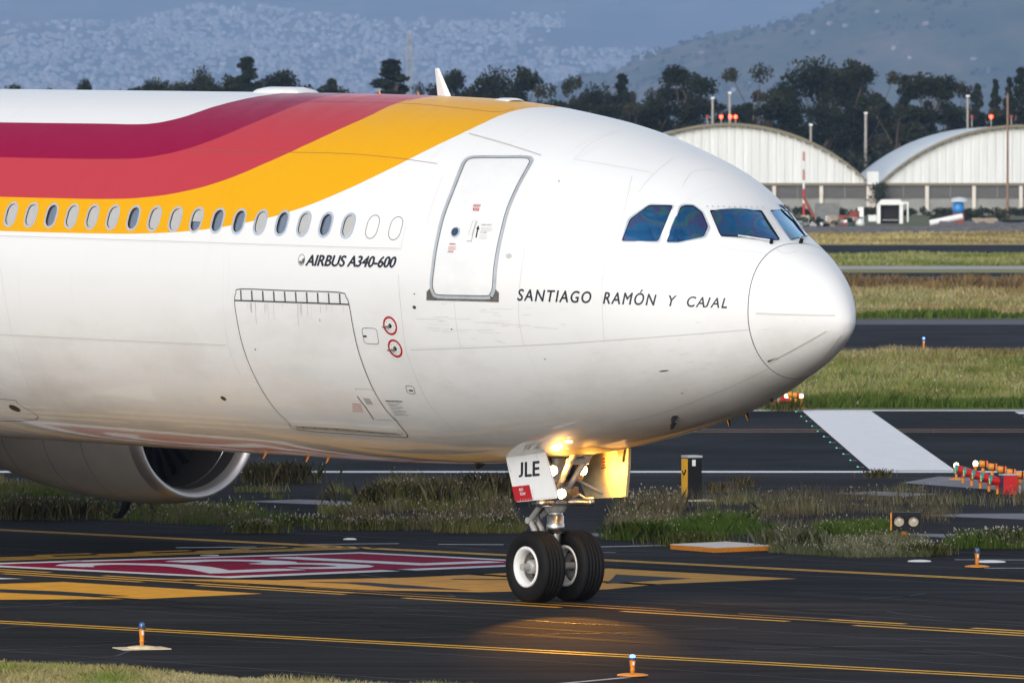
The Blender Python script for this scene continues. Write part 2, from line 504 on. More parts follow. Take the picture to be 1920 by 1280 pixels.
# ------------------------------------------------------------------ hills
_NT = {}
def vnoise(x, y, seed):
    if seed not in _NT: _NT[seed] = np.random.default_rng(seed).random((64, 64))
    T = _NT[seed]
    xi, yi = np.floor(x).astype(int), np.floor(y).astype(int); fx, fy = x - xi, y - yi
    fx, fy = fx * fx * (3 - 2 * fx), fy * fy * (3 - 2 * fy)
    g = lambda i, j: T[i % 64, j % 64]
    return (g(xi, yi) * (1 - fx) + g(xi + 1, yi) * fx) * (1 - fy) + (g(xi, yi + 1) * (1 - fx) + g(xi + 1, yi + 1) * fx) * fy

def fbm(x, y, seed, n=4):
    s, a = 0, 1.0
    for k in range(n):
        s = s + a * (vnoise(x * 2 ** k, y * 2 ** k, seed + k) - .5); a *= .5
    return s

def far_h(X, Y):
    t = np.clip((Y - 21400) / 11500, 0, 1.6)
    return 880 * t ** 1.15 + fbm(X / 1340, Y / 2560, 3) * 220 * np.clip(t * 2.5, 0, 1)

RX = np.array([-300, 20, 46, 65, 94, 120, 143, 169, 195, 230, 300, 420, 700, 2600.])
RYpx = np.array([300, 176, 152, 136, 102, 76, 54, 34, 6, -30, -60, -110, -150, -150.])
def near_h(X, Y):
    top = np.interp(X / 2.88, RX, CAM_H + (297 - RYpx) * 14976 / FOC)
    top = np.clip(top, 0, None)
    t = np.clip((Y - 12100) / 2880, 0, 1); t = t * t * (3 - 2 * t)
    back = np.clip((17860 - Y) / 2880, 0, 1); back = back * back * (3 - 2 * back)
    return top * np.minimum(t, back) + fbm(X / 172, Y / 460, 17) * 26 * t * back * np.clip(top / 70, 0, 1)

def heightfield(name, x0, x1, nx, y0, y1, ny, fn, mt):
    X, Y = np.meshgrid(np.linspace(x0, x1, nx), np.linspace(y0, y1, ny))
    Z = fn(X, Y) - .5
    V = np.stack([X, Y, Z], -1).reshape(-1, 3)
    i = np.arange(nx * ny).reshape(ny, nx)
    Fq = np.stack([i[:-1, :-1], i[:-1, 1:], i[1:, 1:], i[1:, :-1]], -1).reshape(-1, 4)
    o = link(name, mesh_np(name, V, Fq, mt, True))
    return tag(o, kind='structure')

def hill_mat(name, c1, c2, c3, sc):
    m = bpy.data.materials.new(name); m.use_nodes = True; nt = m.node_tree; b = nt.nodes['Principled BSDF']; L = nt.links.new
    tc = nt.nodes.new('ShaderNodeTexCoord'); mp = nt.nodes.new('ShaderNodeMapping'); mp.inputs['Scale'].default_value = (sc, sc * .35, sc)
    L(tc.outputs['Object'], mp.inputs['Vector'])
    n = nt.nodes.new('ShaderNodeTexNoise'); n.inputs['Scale'].default_value = 1; n.inputs['Detail'].default_value = 9; n.inputs['Roughness'].default_value = .68
    L(mp.outputs['Vector'], n.inputs['Vector'])
    r = nt.nodes.new('ShaderNodeValToRGB')
    r.color_ramp.elements[0].position = .36; r.color_ramp.elements[0].color = (*c1, 1)
    r.color_ramp.elements[1].position = .66; r.color_ramp.elements[1].color = (*c3, 1)
    e = r.color_ramp.elements.new(.52); e.color = (*c2, 1)
    L(n.outputs['Fac'], r.inputs['Fac']); L(r.outputs['Color'], b.inputs['Base Color'])
    b.inputs['Roughness'].default_value = .95; b.inputs['Specular IOR Level'].default_value = .1
    return m

heightfield('far_hillside', -7400, 7400, 300, 21100, 40300, 150, far_h, hill_mat('far_hillside_soil', (.04, .05, .035), (.10, .095, .07), (.17, .15, .12), .004))
heightfield('near_hill', -920, 6900, 400, 11960, 18000, 110, near_h, hill_mat('near_hill_scrub', (.035, .05, .02), (.085, .09, .04), (.2, .14, .10), .007))

# ================================================================== THE AIRLINER
# aircraft frame: x forward (0 at the nose gear), y to port, z up from the ground; s = metres aft of the nose tip, phi = angle from the crown (+ starboard)
HEAD, NOSE_DOWN = R(49.20), R(.766)
SG, HZ = 6.354, 4.770
GX, GY = .681, 128.0
SK = np.array([0, .06, .25, .6, 1.1, 1.6, 2.2, 3, 4, 5, 6, 7.5, 9.2, 12])
QK = np.sqrt(SK)
ZT = np.array([-.395, -.195, .111, .42, .707, .925, 1.255, 1.772, 2.135, 2.399, 2.57, 2.736, 2.796, 2.82])
ZB = np.array([-.395, -.585, -.752, -.983, -1.24, -1.453, -1.7, -1.959, -2.21, -2.414, -2.567, -2.736, -2.808, -2.82])
WD = np.array([0, .165, .36, .636, .949, 1.268, 1.65, 2.073, 2.386, 2.60, 2.72, 2.80, 2.82, 2.82])

def _spl(xk, yk):
    n = len(xk); h = np.diff(xk); A = np.eye(n); b = np.zeros(n)
    for i in range(1, n - 1):
        A[i, i - 1] = h[i - 1]; A[i, i] = 2 * (h[i - 1] + h[i]); A[i, i + 1] = h[i]
        b[i] = 6 * ((yk[i + 1] - yk[i]) / h[i] - (yk[i] - yk[i - 1]) / h[i - 1])
    A[-1, -1] = 2 * h[-1]; A[-1, -2] = h[-1]; b[-1] = -6 * (yk[-1] - yk[-2]) / h[-1]
    return np.linalg.solve(A, b)
_M = [(t, _spl(QK, t)) for t in (ZT, ZB, WD)]

def section(s):
    x = np.sqrt(np.clip(s, 0, 12)); i = np.clip(np.searchsorted(QK, x) - 1, 0, len(QK) - 2)
    t = x - QK[i]; H = QK[i + 1] - QK[i]
    return [y[i] + t * ((y[i + 1] - y[i]) / H - H * (2 * m[i] + m[i + 1]) / 6) + t * t * m[i] / 2 + t ** 3 * (m[i + 1] - m[i]) / (6 * H) for y, m in _M]

def skin_pt(s, phi):
    s, phi = np.asarray(s, float), np.asarray(phi, float)
    a, b, c = section(s)
    sp, cp = np.sin(phi), np.cos(phi)
    e = np.where(cp > 0, 2 / (2 + .354 * np.exp(-((s - 1.3) / .8) ** 2)), 1.0)
    y = -c * np.sign(sp) * np.abs(sp) ** e
    z = (a + b) / 2 + (a - b) / 2 * np.sign(cp) * np.abs(cp) ** e + HZ
    return np.stack([SG - s + 0 * y, y, z], -1)

def skin_nrm(s, phi):
    s = np.maximum(np.asarray(s, float), .002)
    ds = skin_pt(s * 1.002 + 1e-3, phi) - skin_pt(s * .998, phi)
    dp = skin_pt(s, phi + 2e-3) - skin_pt(s, phi - 2e-3)
    n = np.cross(ds, dp)
    n /= np.maximum(np.linalg.norm(n, axis=-1, keepdims=True), 1e-12)
    return n

ch, sh, cpn, spn = math.cos(HEAD), math.sin(HEAD), math.cos(NOSE_DOWN), math.sin(NOSE_DOWN)
M_ROT = np.array([[ch * cpn, sh, ch * spn], [-sh * cpn, ch, -sh * spn], [-spn, 0, cpn]])
def to_world(P): return np.asarray(P) @ M_ROT.T + np.array([GX, GY, 0])
EYE_A = (np.array([0, 0, CAM_H]) - np.array([GX, GY, 0])) @ M_ROT

_gs = np.concatenate([np.linspace(.1, 3.4, 180) ** 2, np.linspace(11.6, 24, 150)])
_gp = np.radians(np.linspace(-120, 182, 303))
_GS, _GP = np.meshgrid(_gs, _gp, indexing='ij')
_PA = skin_pt(_GS, _GP)
_vis = (skin_nrm(_GS, _GP) * (EYE_A - _PA)).sum(-1) > 0
_PX = project(to_world(_PA)); _PX[~_vis] = 1e9

def skin(px, py):
    """point of the fuselage skin seen at a pixel -> (s, phi)"""
    d = (_PX[..., 0] - px) ** 2 + (_PX[..., 1] - py) ** 2
    i, j = np.unravel_index(np.argmin(d), d.shape)
    s, p = _GS[i, j], _GP[i, j]
    for _ in range(6):
        f = lambda a, b: project(to_world(skin_pt(a, b)))
        r = np.array([px, py]) - f(s, p)
        J = np.stack([(f(s + 1e-3, p) - f(s - 1e-3, p)) / 2e-3, (f(s, p + 1e-3) - f(s, p - 1e-3)) / 2e-3], -1)
        st = np.linalg.lstsq(J, r, rcond=.02)[0]
        s += np.clip(st[0], -.2, .2); p += np.clip(st[1], -.1, .1)
        s = max(s, .005)
    return float(s), float(p)

def in_plane(px, py, y):
    """point seen at a pixel on the aircraft's lengthwise vertical plane at offset y"""
    d = ray(px, py) @ M_ROT
    t = (y - EYE_A[1]) / d[1]
    return EYE_A + d * t

def curve(pts, n=8, closed=False):
    P = [np.array(p, float) for p in pts]; out = []
    m = len(P); rngk = range(m) if closed else range(m - 1)
    for i in rngk:
        p0, p1, p2, p3 = (P[(i + k) % m] if closed else P[min(max(i + k, 0), m - 1)] for k in (-1, 0, 1, 2))
        for k in range(n):
            t = k / n
            out.append(.5 * (2 * p1 + (p2 - p0) * t + (2 * p0 - 5 * p1 + 4 * p2 - p3) * t * t + (3 * p1 - p0 - 3 * p2 + p3) * t ** 3))
    if not closed: out.append(P[-1])
    return out

def rounded(pts, r=4.0, n=4):
    """round the corners of a closed pixel polygon"""
    P = [np.array(p, float) for p in pts]; m = len(P); out = []
    for i in range(m):
        a, b, c = P[i - 1], P[i], P[(i + 1) % m]
        u, v = (a - b), (c - b); lu, lv = np.linalg.norm(u), np.linalg.norm(v)
        ru, rv = min(r, lu * .45), min(r, lv * .45)
        p0, p2 = b + u / lu * ru, b + v / lv * rv
        for k in range(n + 1):
            t = k / n; out.append((1 - t) ** 2 * p0 + 2 * t * (1 - t) * b + t * t * p2)
    return out

def to_skin(pts): return [skin(*p) for p in pts]

def put(me, sp, off):
    """move param-space vertices onto the skin with analytic normals"""
    P = skin_pt(sp[:, 0], sp[:, 1]); N = skin_nrm(sp[:, 0], sp[:, 1])
    return P + N * off, N

def finish(name, V, N, faces, mt, parent, uv=None):
    me = bpy.data.meshes.new(name)
    # orient faces outward
    ff = []
    for f in faces:
        a, b, c = V[f[0]], V[f[1]], V[f[2]]
        ff.append(tuple(f) if np.dot(np.cross(b - a, c - a), N[f[0]]) > 0 else tuple(f)[::-1])
    me.from_pydata([tuple(v) for v in V], [], ff)
    me.polygons.foreach_set('use_smooth', np.ones(len(me.polygons), bool))
    me.materials.append(mt)
    me.update()
    if uv is not None:
        li = np.zeros(len(me.loops), np.int32); me.loops.foreach_get('vertex_index', li)
        ul = me.uv_layers.new(name='paint'); ul.data.foreach_set('uv', uv[li].astype(np.float32).ravel())
    me.normals_split_custom_set_from_vertices([tuple(n) for n in N])
    return link(name, me, parent)

def cut_grid(verts2, faces, step):
    bm = bmesh.new()
    vs_ = [bm.verts.new((p[0], p[1], 0)) for p in verts2]
    for f in faces:
        try: bm.faces.new([vs_[i] for i in f])
        except ValueError: pass
    big = [f for f in bm.faces if len(f.verts) > 4]
    if big: bmesh.ops.triangulate(bm, faces=big)
    lo, hi = np.min(verts2, 0), np.max(verts2, 0)
    for ax in (0, 1):
        k = math.ceil(lo[ax] / step)
        while k * step < hi[ax]:
            co = [0, 0, 0]; co[ax] = k * step; no = [0, 0, 0]; no[ax] = 1
            bmesh.ops.bisect_plane(bm, geom=bm.verts[:] + bm.edges[:] + bm.faces[:], plane_co=co, plane_no=no, dist=1e-5)
            k += 1
    bm.verts.index_update()
    V = np.array([v.co[:2] for v in bm.verts]); Fc = [tuple(v.index for v in f.verts) for f in bm.faces]
    bm.free()
    return V, Fc

ARC = 2.82
def patch(name, sp, off, mt, parent, step=.12, faces=None):
    """a plate that follows the skin; sp: list of (s, phi) outline (or vertices with faces)"""
    v2 = np.array([(s, p * ARC) for s, p in sp])
    V, Fc = cut_grid(v2, faces or [tuple(range(len(v2)))], step)
    q = np.stack([V[:, 0], V[:, 1] / ARC], -1)
    P, N = put(None, q, off)
    return finish(name, P, N, Fc, mt, parent)

def strip(name, sp, width, off, mt, parent, closed=False):
    q = np.array(sp); P, N = put(None, q, off)
    n = len(P)
    T = (np.roll(P, -1, 0) - np.roll(P, 1, 0)) if closed else np.gradient(P, axis=0)
    T /= np.linalg.norm(T, axis=1)[:, None]
    Sd = np.cross(N, T); Sd /= np.linalg.norm(Sd, axis=1)[:, None]
    V = np.concatenate([P - Sd * width / 2, P + Sd * width / 2])
    rngk = range(n) if closed else range(n - 1)
    Fc = [(i, (i + 1) % n, n + (i + 1) % n, n + i) for i in rngk]
    return finish(name, V, np.concatenate([N, N]), Fc, mt, parent)

def line_on_skin(name, pts, width, off, mt, parent, n=6):
    return strip(name, to_skin(curve(pts, n)), width, off, mt, parent)

def ring_sp(c, ru, rv, n=24, p=2.0, slant=0.0):
    """outline round a skin point: ru along the fuselage, rv along the girth (metres)"""
    out = []
    for k in range(n):
        t = 2 * math.pi * k / n
        cs, sn = math.cos(t), math.sin(t)
        u = ru * math.copysign(abs(cs) ** (2 / p), cs); v = rv * math.copysign(abs(sn) ** (2 / p), sn)
        out.append((c[0] + u, c[1] + v / ARC))
    return out

def racetrack(c, w, h, n=7):
    """upright oblong with round ends"""
    r = w / 2; k = h / 2 - r; out = []
    for i in range(n + 1):
        t = math.pi * i / n; out.append((c[0] + r * math.cos(t), c[1] + (k + r * math.sin(t)) / ARC))
    for i in range(n + 1):
        t = math.pi + math.pi * i / n; out.append((c[0] + r * math.cos(t), c[1] + (-k + r * math.sin(t)) / ARC))
    return out

def ring_plate(name, outer, inner, o1, o2, mt, parent):
    """band between two matching outlines, outer edge at height o1 over the skin, inner edge at o2"""
    A, NA = put(None, np.array(outer), o1); B, NB = put(None, np.array(inner), o2)
    n = len(A)
    return finish(name, np.concatenate([A, B]), np.concatenate([NA, NB]), [(i, (i + 1) % n, n + (i + 1) % n, n + i) for i in range(n)], mt, parent)

def lettering(name, key, bl, br, cap, off, mt, parent, step=.1):
    """text on the skin from pixel bl to pixel br along its baseline"""
    v, f, w, zl = TEXTS[key]
    ts = np.linspace(-.06, 1.06, 15)
    base_ = np.array([skin(bl[0] + (br[0] - bl[0]) * t, bl[1] + (br[1] - bl[1]) * t) for t in ts])
    sx = np.interp(v[:, 0] / w, ts, base_[:, 0]); py_ = np.interp(v[:, 0] / w, ts, base_[:, 1])
    girth = np.linalg.norm(skin_pt(sx, py_ + .01) - skin_pt(sx, py_ - .01), axis=-1) / .02
    q = np.stack([sx, py_ - cap * v[:, 1] / girth], -1)
    P, N = put(None, q, off); P = P + N * zl[:, None]
    cx = np.array([v[list(i), 0].mean() for i in f]); lo = np.array([v[list(i), 0].min() for i in f]); hi = np.array([v[list(i), 0].max() for i in f])
    od = np.argsort(lo); cuts, reach = [], -9.
    for k in od:
        if lo[k] > reach + .55 and reach > -9: cuts.append((lo[k] + reach) / 2)
        reach = max(reach, hi[k])
    grp = np.searchsorted(cuts, cx); out = None
    for k in range(len(cuts) + 1):
        fk = [f[i] for i in np.where(grp == k)[0]]; use = sorted({i for t in fk for i in t}); ix = {u: n for n, u in enumerate(use)}
        out = finish(name, P[use], N[use], [tuple(ix[i] for i in t) for t in fk], mt, parent)
    return out

airliner = empty('airliner', (GX, GY, 0))
airliner.rotation_euler = (0, NOSE_DOWN, -HEAD)
tag(airliner, 'white four-engined airliner with red, coral and yellow stripes taxiing on its nose wheels', 'airliner')

# ---- livery
STRIPES = [
    [(-120, 228), (0, 229.5), (100, 230.8), (200, 232), (255, 233), (285, 231.5), (315, 226.5), (345, 219), (400, 200.5), (450, 187.5), (485, 180.5), (503, 178)],
    [(-120, 293), (0, 295), (100, 297), (200, 298), (260, 296.5), (300, 291), (340, 282), (400, 262), (460, 237), (520, 212), (575, 191), (598, 184), (618, 180)],
    [(-120, 366), (0, 369), (100, 371.5), (200, 373), (260, 371), (340, 360), (420, 338), (500, 305), (560, 278), (640, 241), (700, 214), (750, 193), (775, 185), (792, 181.5)],
    [(-120, 429), (0, 433), (100, 436), (200, 438), (260, 438), (340, 434.5), (400, 428), (470, 415.5), (540, 398), (640, 359.5), (720, 322), (768, 298), (820, 272), (860, 253), (900, 234), (942, 215.5), (975, 207), (1005, 201.5), (1030, 199.3)],
]
S0, S1 = 4.0, 22.0
m_skin = bpy.data.materials.new('airliner_paint'); m_skin.use_nodes = True
nt = m_skin.node_tree; bs = nt.nodes['Principled BSDF']; L = nt.links.new
uvn = nt.nodes.new('ShaderNodeUVMap'); uvn.uv_map = 'paint'
sep = nt.nodes.new('ShaderNodeSeparateXYZ'); L(uvn.outputs[0], sep.inputs[0])
tcn = nt.nodes.new('ShaderNodeTexCoord')
def noise(scale, detail, stretch=(1, 1, 1), rough=.6):
    mp = nt.nodes.new('ShaderNodeMapping'); mp.inputs['Scale'].default_value = stretch
    L(tcn.outputs['Object'], mp.inputs['Vector'])
    n = nt.nodes.new('ShaderNodeTexNoise'); n.inputs['Scale'].default_value = scale; n.inputs['Detail'].default_value = detail; n.inputs['Roughness'].default_value = rough
    L(mp.outputs['Vector'], n.inputs['Vector']); return n.outputs['Fac']
def mrange(sock, a, b, c, d):
    r = nt.nodes.new('ShaderNodeMapRange')
    for k, v in zip(('From Min', 'From Max', 'To Min', 'To Max'), (a, b, c, d)): r.inputs[k].default_value = v
    L(sock, r.inputs['Value']); return r.outputs['Result']
def mixc(fac, a, b):
    x = nt.nodes.new('ShaderNodeMix'); x.data_type = 'RGBA'
    L(fac, x.inputs['Factor'])
    for s_, v in ((x.inputs[6], a), (x.inputs[7], b)):
        if isinstance(v, tuple): s_.default_value = (*v, 1)
        else: L(v, s_)
    return x.outputs[2]
WHITE = (.765, .77, .765)
colour = WHITE
for pts, cl in zip(STRIPES, ((.27, .0, .042), (.47, .042, .056), (.76, .37, .0), WHITE)):
    sp = sorted(to_skin(pts))
    fc = nt.nodes.new('ShaderNodeFloatCurve')
    cm = fc.mapping; cm.extend = 'HORIZONTAL'; cv = cm.curves[0]
    pp = [((s - S0) / (S1 - S0), max(p, 0) / math.pi) for s, p in sp]
    pp = [(pp[0][0] - .006, -.03)] + pp
    pp = [q for q in pp if 0 < q[0] < .995] + [(1.0, pp[-1][1])]
    pp = [(0.0, -.03)] + pp
    while len(cv.points) < len(pp): cv.points.new(.5, .5)
    for q, (x, y) in zip(cv.points, pp):
        q.location = (x, max(y, 0)); q.handle_type = 'VECTOR' if y <= 0 else 'AUTO'
    cm.update()
    L(sep.outputs[0], fc.inputs['Value'])
    gt = nt.nodes.new('ShaderNodeMath'); gt.operation = 'GREATER_THAN'
    L(sep.outputs[1], gt.inputs[0]); L(fc.outputs[0], gt.inputs[1])
    colour = mixc(gt.outputs[0], colour, cl)
# grime: blotches low on the body, thin streaks running down, speckle
low = mrange(sep.outputs[1], .42, .75, 0, 1)
blot = nt.nodes.new('ShaderNodeMath'); blot.operation = 'MULTIPLY'; L(mrange(noise(.9, 8, (.5, 1, 1), .7), .45, .8, 0, .5), blot.inputs[0]); L(low, blot.inputs[1])
streak = mrange(noise(2.2, 6, (3.2, .25, .22), .7), .58, .9, 0, .2)
speck = mrange(noise(9, 4, (1, 1, 1)), .68, .8, 0, .2)
mxa = nt.nodes.new('ShaderNodeMath'); mxa.operation = 'MAXIMUM'; L(blot.outputs[0], mxa.inputs[0]); L(streak, mxa.inputs[1])
mxb = nt.nodes.new('ShaderNodeMath'); mxb.operation = 'MAXIMUM'; L(mxa.outputs[0], mxb.inputs[0]); L(speck, mxb.inputs[1])
gr = nt.nodes.new('ShaderNodeMix'); gr.data_type = 'RGBA'; gr.blend_type = 'MULTIPLY'
L(mxb.outputs[0], gr.inputs['Factor']); L(colour, gr.inputs[6]); gr.inputs[7].default_value = (.50, .44, .36, 1)
colour = gr.outputs[2]
L(colour, bs.inputs['Base Color'])
bs.inputs['Roughness'].default_value = .38
L(mrange(noise(1.6, 5), .3, .7, .3, .5), bs.inputs['Roughness'])
L(mrange(sep.outputs[1], .52, .8, .25, .9), bs.inputs['Coat Weight'])   # clear coat strengthened towards the belly for its reflections
bs.inputs['Specular IOR Level'].default_value = .06
bs.inputs['Coat Roughness'].default_value = .035
wv = nt.nodes.new('ShaderNodeBump'); wv.inputs['Strength'].default_value = .05; wv.inputs['Distance'].default_value = .05
L(noise(1.3, 2, (1, 1, 1)), wv.inputs['Height']); L(wv.outputs['Normal'], bs.inputs['Coat Normal'])

m_white = mat('white_gloss_paint', WHITE, .35, coat=.6, var=.05, vscale=3)
m_seam = mat('panel_seam', (.50, .49, .48), .6)
m_gap = mat('dark_door_gap', (.045, .042, .04), .7)
m_frame = mat('door_frame_metal', (.52, .55, .58), .38, .35, var=.12, vscale=8)
m_sill = mat('scuff_plate', (.15, .14, .125), .5, .3, var=.4, vscale=14)
m_winframe = mat('window_frame_metal', (.55, .62, .70), .3, .4)
m_shade = mat('window_blind', (.88, .87, .85), .6)
m_interior = mat('dark_interior', (.028, .035, .05), .7)
m_lining = mat('cabin_lining', (.26, .33, .45), .7)
m_text = mat('dark_lettering', (.014, .018, .03), .5)
m_textred = mat('red_lettering', (.45, .01, .015), .5)
m_ringred = mat('red_ring_paint', (.40, .006, .012), .45)

def glass_mat(name, tint_, refl, rough=.01, ior=1.75):
    m = bpy.data.materials.new(name); m.use_nodes = True; nt = m.node_tree; nt.nodes.clear(); L = nt.links.new
    out = nt.nodes.new('ShaderNodeOutputMaterial'); mx = nt.nodes.new('ShaderNodeMixShader')
    g = nt.nodes.new('ShaderNodeBsdfGlossy'); g.inputs['Roughness'].default_value = rough; g.inputs['Color'].default_value = (*refl, 1)
    t = nt.nodes.new('ShaderNodeBsdfTransparent'); t.inputs['Color'].default_value = (*tint_, 1)
    fr = nt.nodes.new('ShaderNodeFresnel'); fr.inputs['IOR'].default_value = ior
    L(fr.outputs[0], mx.inputs[0]); L(t.outputs[0], mx.inputs[1]); L(g.outputs[0], mx.inputs[2]); L(mx.outputs[0], out.inputs['Surface'])
    return m
m_glass = glass_mat('cabin_glass', (1, 1, 1), (.9, .95, 1))
m_cglass = bpy.data.materials.new('cockpit_glass'); m_cglass.use_nodes = True
nt = m_cglass.node_tree; nt.nodes.clear(); L = nt.links.new
g_out = nt.nodes.new('ShaderNodeOutputMaterial'); g_mx = nt.nodes.new('ShaderNodeMixShader'); g_gl = nt.nodes.new('ShaderNodeBsdfGlossy'); g_tr = nt.nodes.new('ShaderNodeBsdfTransparent')
g_gl.inputs['Roughness'].default_value = .02; g_tr.inputs['Color'].default_value = (.55, .85, 1.0, 1)
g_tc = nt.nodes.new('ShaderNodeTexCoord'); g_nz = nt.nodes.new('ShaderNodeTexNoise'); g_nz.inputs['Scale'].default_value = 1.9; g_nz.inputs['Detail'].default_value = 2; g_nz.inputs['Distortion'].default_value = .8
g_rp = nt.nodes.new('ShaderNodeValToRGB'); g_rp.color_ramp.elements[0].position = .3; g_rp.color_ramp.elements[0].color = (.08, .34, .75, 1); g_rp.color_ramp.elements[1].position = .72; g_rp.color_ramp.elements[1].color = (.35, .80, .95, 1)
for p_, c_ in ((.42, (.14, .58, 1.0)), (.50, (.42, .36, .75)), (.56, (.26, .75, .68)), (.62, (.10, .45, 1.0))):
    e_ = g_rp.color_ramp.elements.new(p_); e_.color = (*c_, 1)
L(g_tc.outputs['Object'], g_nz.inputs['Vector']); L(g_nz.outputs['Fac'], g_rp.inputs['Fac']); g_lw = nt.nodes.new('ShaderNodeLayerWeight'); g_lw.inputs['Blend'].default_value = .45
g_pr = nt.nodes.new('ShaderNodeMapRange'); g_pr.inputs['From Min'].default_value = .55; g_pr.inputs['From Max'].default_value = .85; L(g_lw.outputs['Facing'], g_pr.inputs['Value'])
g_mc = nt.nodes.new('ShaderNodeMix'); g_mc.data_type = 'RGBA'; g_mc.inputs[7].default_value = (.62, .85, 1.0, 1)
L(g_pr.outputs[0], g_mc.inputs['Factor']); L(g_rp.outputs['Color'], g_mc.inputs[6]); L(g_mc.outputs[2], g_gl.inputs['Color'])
g_fr = nt.nodes.new('ShaderNodeFresnel'); g_fr.inputs['IOR'].default_value = 2.0
g_mr = nt.nodes.new('ShaderNodeMapRange'); g_mr.inputs['To Min'].default_value = .58; g_mr.inputs['To Max'].default_value = 1.0
L(g_fr.outputs[0], g_mr.inputs['Value']); L(g_mr.outputs[0], g_mx.inputs[0]); L(g_tr.outputs[0], g_mx.inputs[1]); L(g_gl.outputs[0], g_mx.inputs[2]); L(g_mx.outputs[0], g_out.inputs['Surface'])

# ---- openings in the skin
WIN_X = [20, 58, 97, 135, 173, 211, 250, 290, 328, 368, 408, 448, 487, 527, 567, 609, 653]
win_c = [skin(x, 402.3 + (x - 20) * 18.6 / 633) for x in WIN_X]
sA, sB = win_c[-1][0], win_c[0][0]
phiW = float(np.mean([c[1] for c in win_c]))
pit = (sB - sA) / 16
n_aft = 10
win_c = [(sA + pit * (16 - i), phiW) for i in range(17)]
WIN_H, WIN_WD = .345, .225
COCKPIT = [
    rounded([(1165.3, 452), (1181, 411), (1217, 384.6), (1262, 385.2), (1234, 452.8)], 5),
    rounded([(1249.7, 454), (1276, 388), (1284, 385), (1299.7, 385), (1317, 398.4), (1328, 425), (1320, 443.7), (1272, 454.3)], 4),
    rounded([(1330, 394), (1427.8, 394), (1463, 449), (1458, 451.7), (1353, 443.6), (1349, 439)], 4),
    rounded([(1443, 394), (1476.5, 393.5), (1512, 443.5), (1482.5, 451.3)], 4),
]
cock_sp = [to_skin(p) for p in COCKPIT]
port_sp = [[(s, -p) for s, p in c] for c in cock_sp[:2]]
SEAM = 1.12
# one constrained triangulation of the unrolled barrel with every window as a hole
gs = np.unique(np.concatenate([np.arange(SEAM, 5, .12), np.arange(5, 13, .2), np.arange(13, 24.01, .28)]))
gp = np.radians(np.arange(-180, 180.1, 4))
holes = [racetrack(c, WIN_WD, WIN_H) for c in win_c] + cock_sp + port_sp
pts2 = [Vector((float(s), float(p * ARC))) for s in gs for p in gp]
edges = []
ng = len(gp)
for i in range(len(gs) - 1):
    edges += [(i * ng, (i + 1) * ng), (i * ng + ng - 1, (i + 1) * ng + ng - 1)]
edges += [(k, k + 1) for k in range(ng - 1)] + [((len(gs) - 1) * ng + k, (len(gs) - 1) * ng + k + 1) for k in range(ng - 1)]
hp = []
for h in holes:
    b0 = len(pts2); pts2 += [Vector((s, p * ARC)) for s, p in h]
    edges += [(b0 + k, b0 + (k + 1) % len(h)) for k in range(len(h))]
    hp.append(np.array([(s, p * ARC) for s, p in h]))
ov, oe, of_, *_ = delaunay_2d_cdt(pts2, edges, [], 1, 1e-5)
V2 = np.array([(v.x, v.y) for v in ov])
def inside(poly, q):
    x, y = q[:, 0], q[:, 1]; r = np.zeros(len(q), bool); j = len(poly) - 1
    for i in range(len(poly)):
        c = ((poly[i, 1] > y) != (poly[j, 1] > y)) & (x < (poly[j, 0] - poly[i, 0]) * (y - poly[i, 1]) / (poly[j, 1] - poly[i, 1] + 1e-15) + poly[i, 0])
        r ^= c; j = i
    return r
tri = [f for f in of_]
cen = np.array([V2[list(f)].mean(0) for f in tri])
dead = np.zeros(len(tri), bool)
for h in hp:
    near = (np.abs(cen - h.mean(0)) < (h.max(0) - h.min(0))).all(1)
    dead[near] |= inside(h, cen[near])
tri = [f for f, d in zip(tri, dead) if not d]
# aft barrel in plain rings
aft_s = np.arange(24.0, 52.1, 1.0)
base = len(V2)
nb = len(aft_s)
VA = np.array([(s, p * ARC) for s in aft_s for p in gp])
V2 = np.concatenate([V2, VA])
for i in range(nb - 1):
    for k in range(ng - 1):
        a_ = base + i * ng + k
        tri.append((a_, a_ + 1, a_ + ng + 1, a_ + ng))
SPV = np.stack([V2[:, 0], V2[:, 1] / ARC], -1)
P, N = put(None, SPV, 0.0)
UV = np.stack([(SPV[:, 0] - S0) / (S1 - S0), np.abs(SPV[:, 1]) / math.pi], -1)
fuselage = finish('fuselage', P, N, tri, m_skin, airliner, UV)
tail = MB(); tail.lathe([(2.82, 0), (2.75, 4), (2.4, 9), (1.7, 14.5), (.9, 20), (.25, 23)], (SG - 52, 0, HZ), (-1, 0, .045), 48)
tail.build('tail_cone', m_white, airliner)

# radome
rs = np.linspace(.02, math.sqrt(SEAM), 34) ** 2
rp = np.radians(np.arange(-180, 180, 4))
q = np.array([(s, p) for s in rs for p in rp]); P, N = put(None, q, 0.0)
k_ = len(rp)
fc_ = [(i * k_ + k, i * k_ + (k + 1) % k_, (i + 1) * k_ + (k + 1) % k_, (i + 1) * k_ + k) for i in range(len(rs) - 1) for k in range(k_)]
tip = skin_pt(0.0, 0.0)
P = np.concatenate([P, tip[None]]); N = np.concatenate([N, [[1, 0, 0]]])
fc_ += [(k, (k + 1) % k_, len(P) - 1) for k in range(k_)]
UVr = np.zeros((len(P), 2)); UVr[:len(q), 0] = (q[:, 0] - S0) / (S1 - S0); UVr[:len(q), 1] = np.abs(q[:, 1]) / math.pi
radome = finish('radome', P, N, fc_, m_skin, airliner, UVr)
strip('radome_seam', [(SEAM, p) for p in np.radians(np.arange(-180, 180, 3))], .012, .002, m_gap, radome, True)
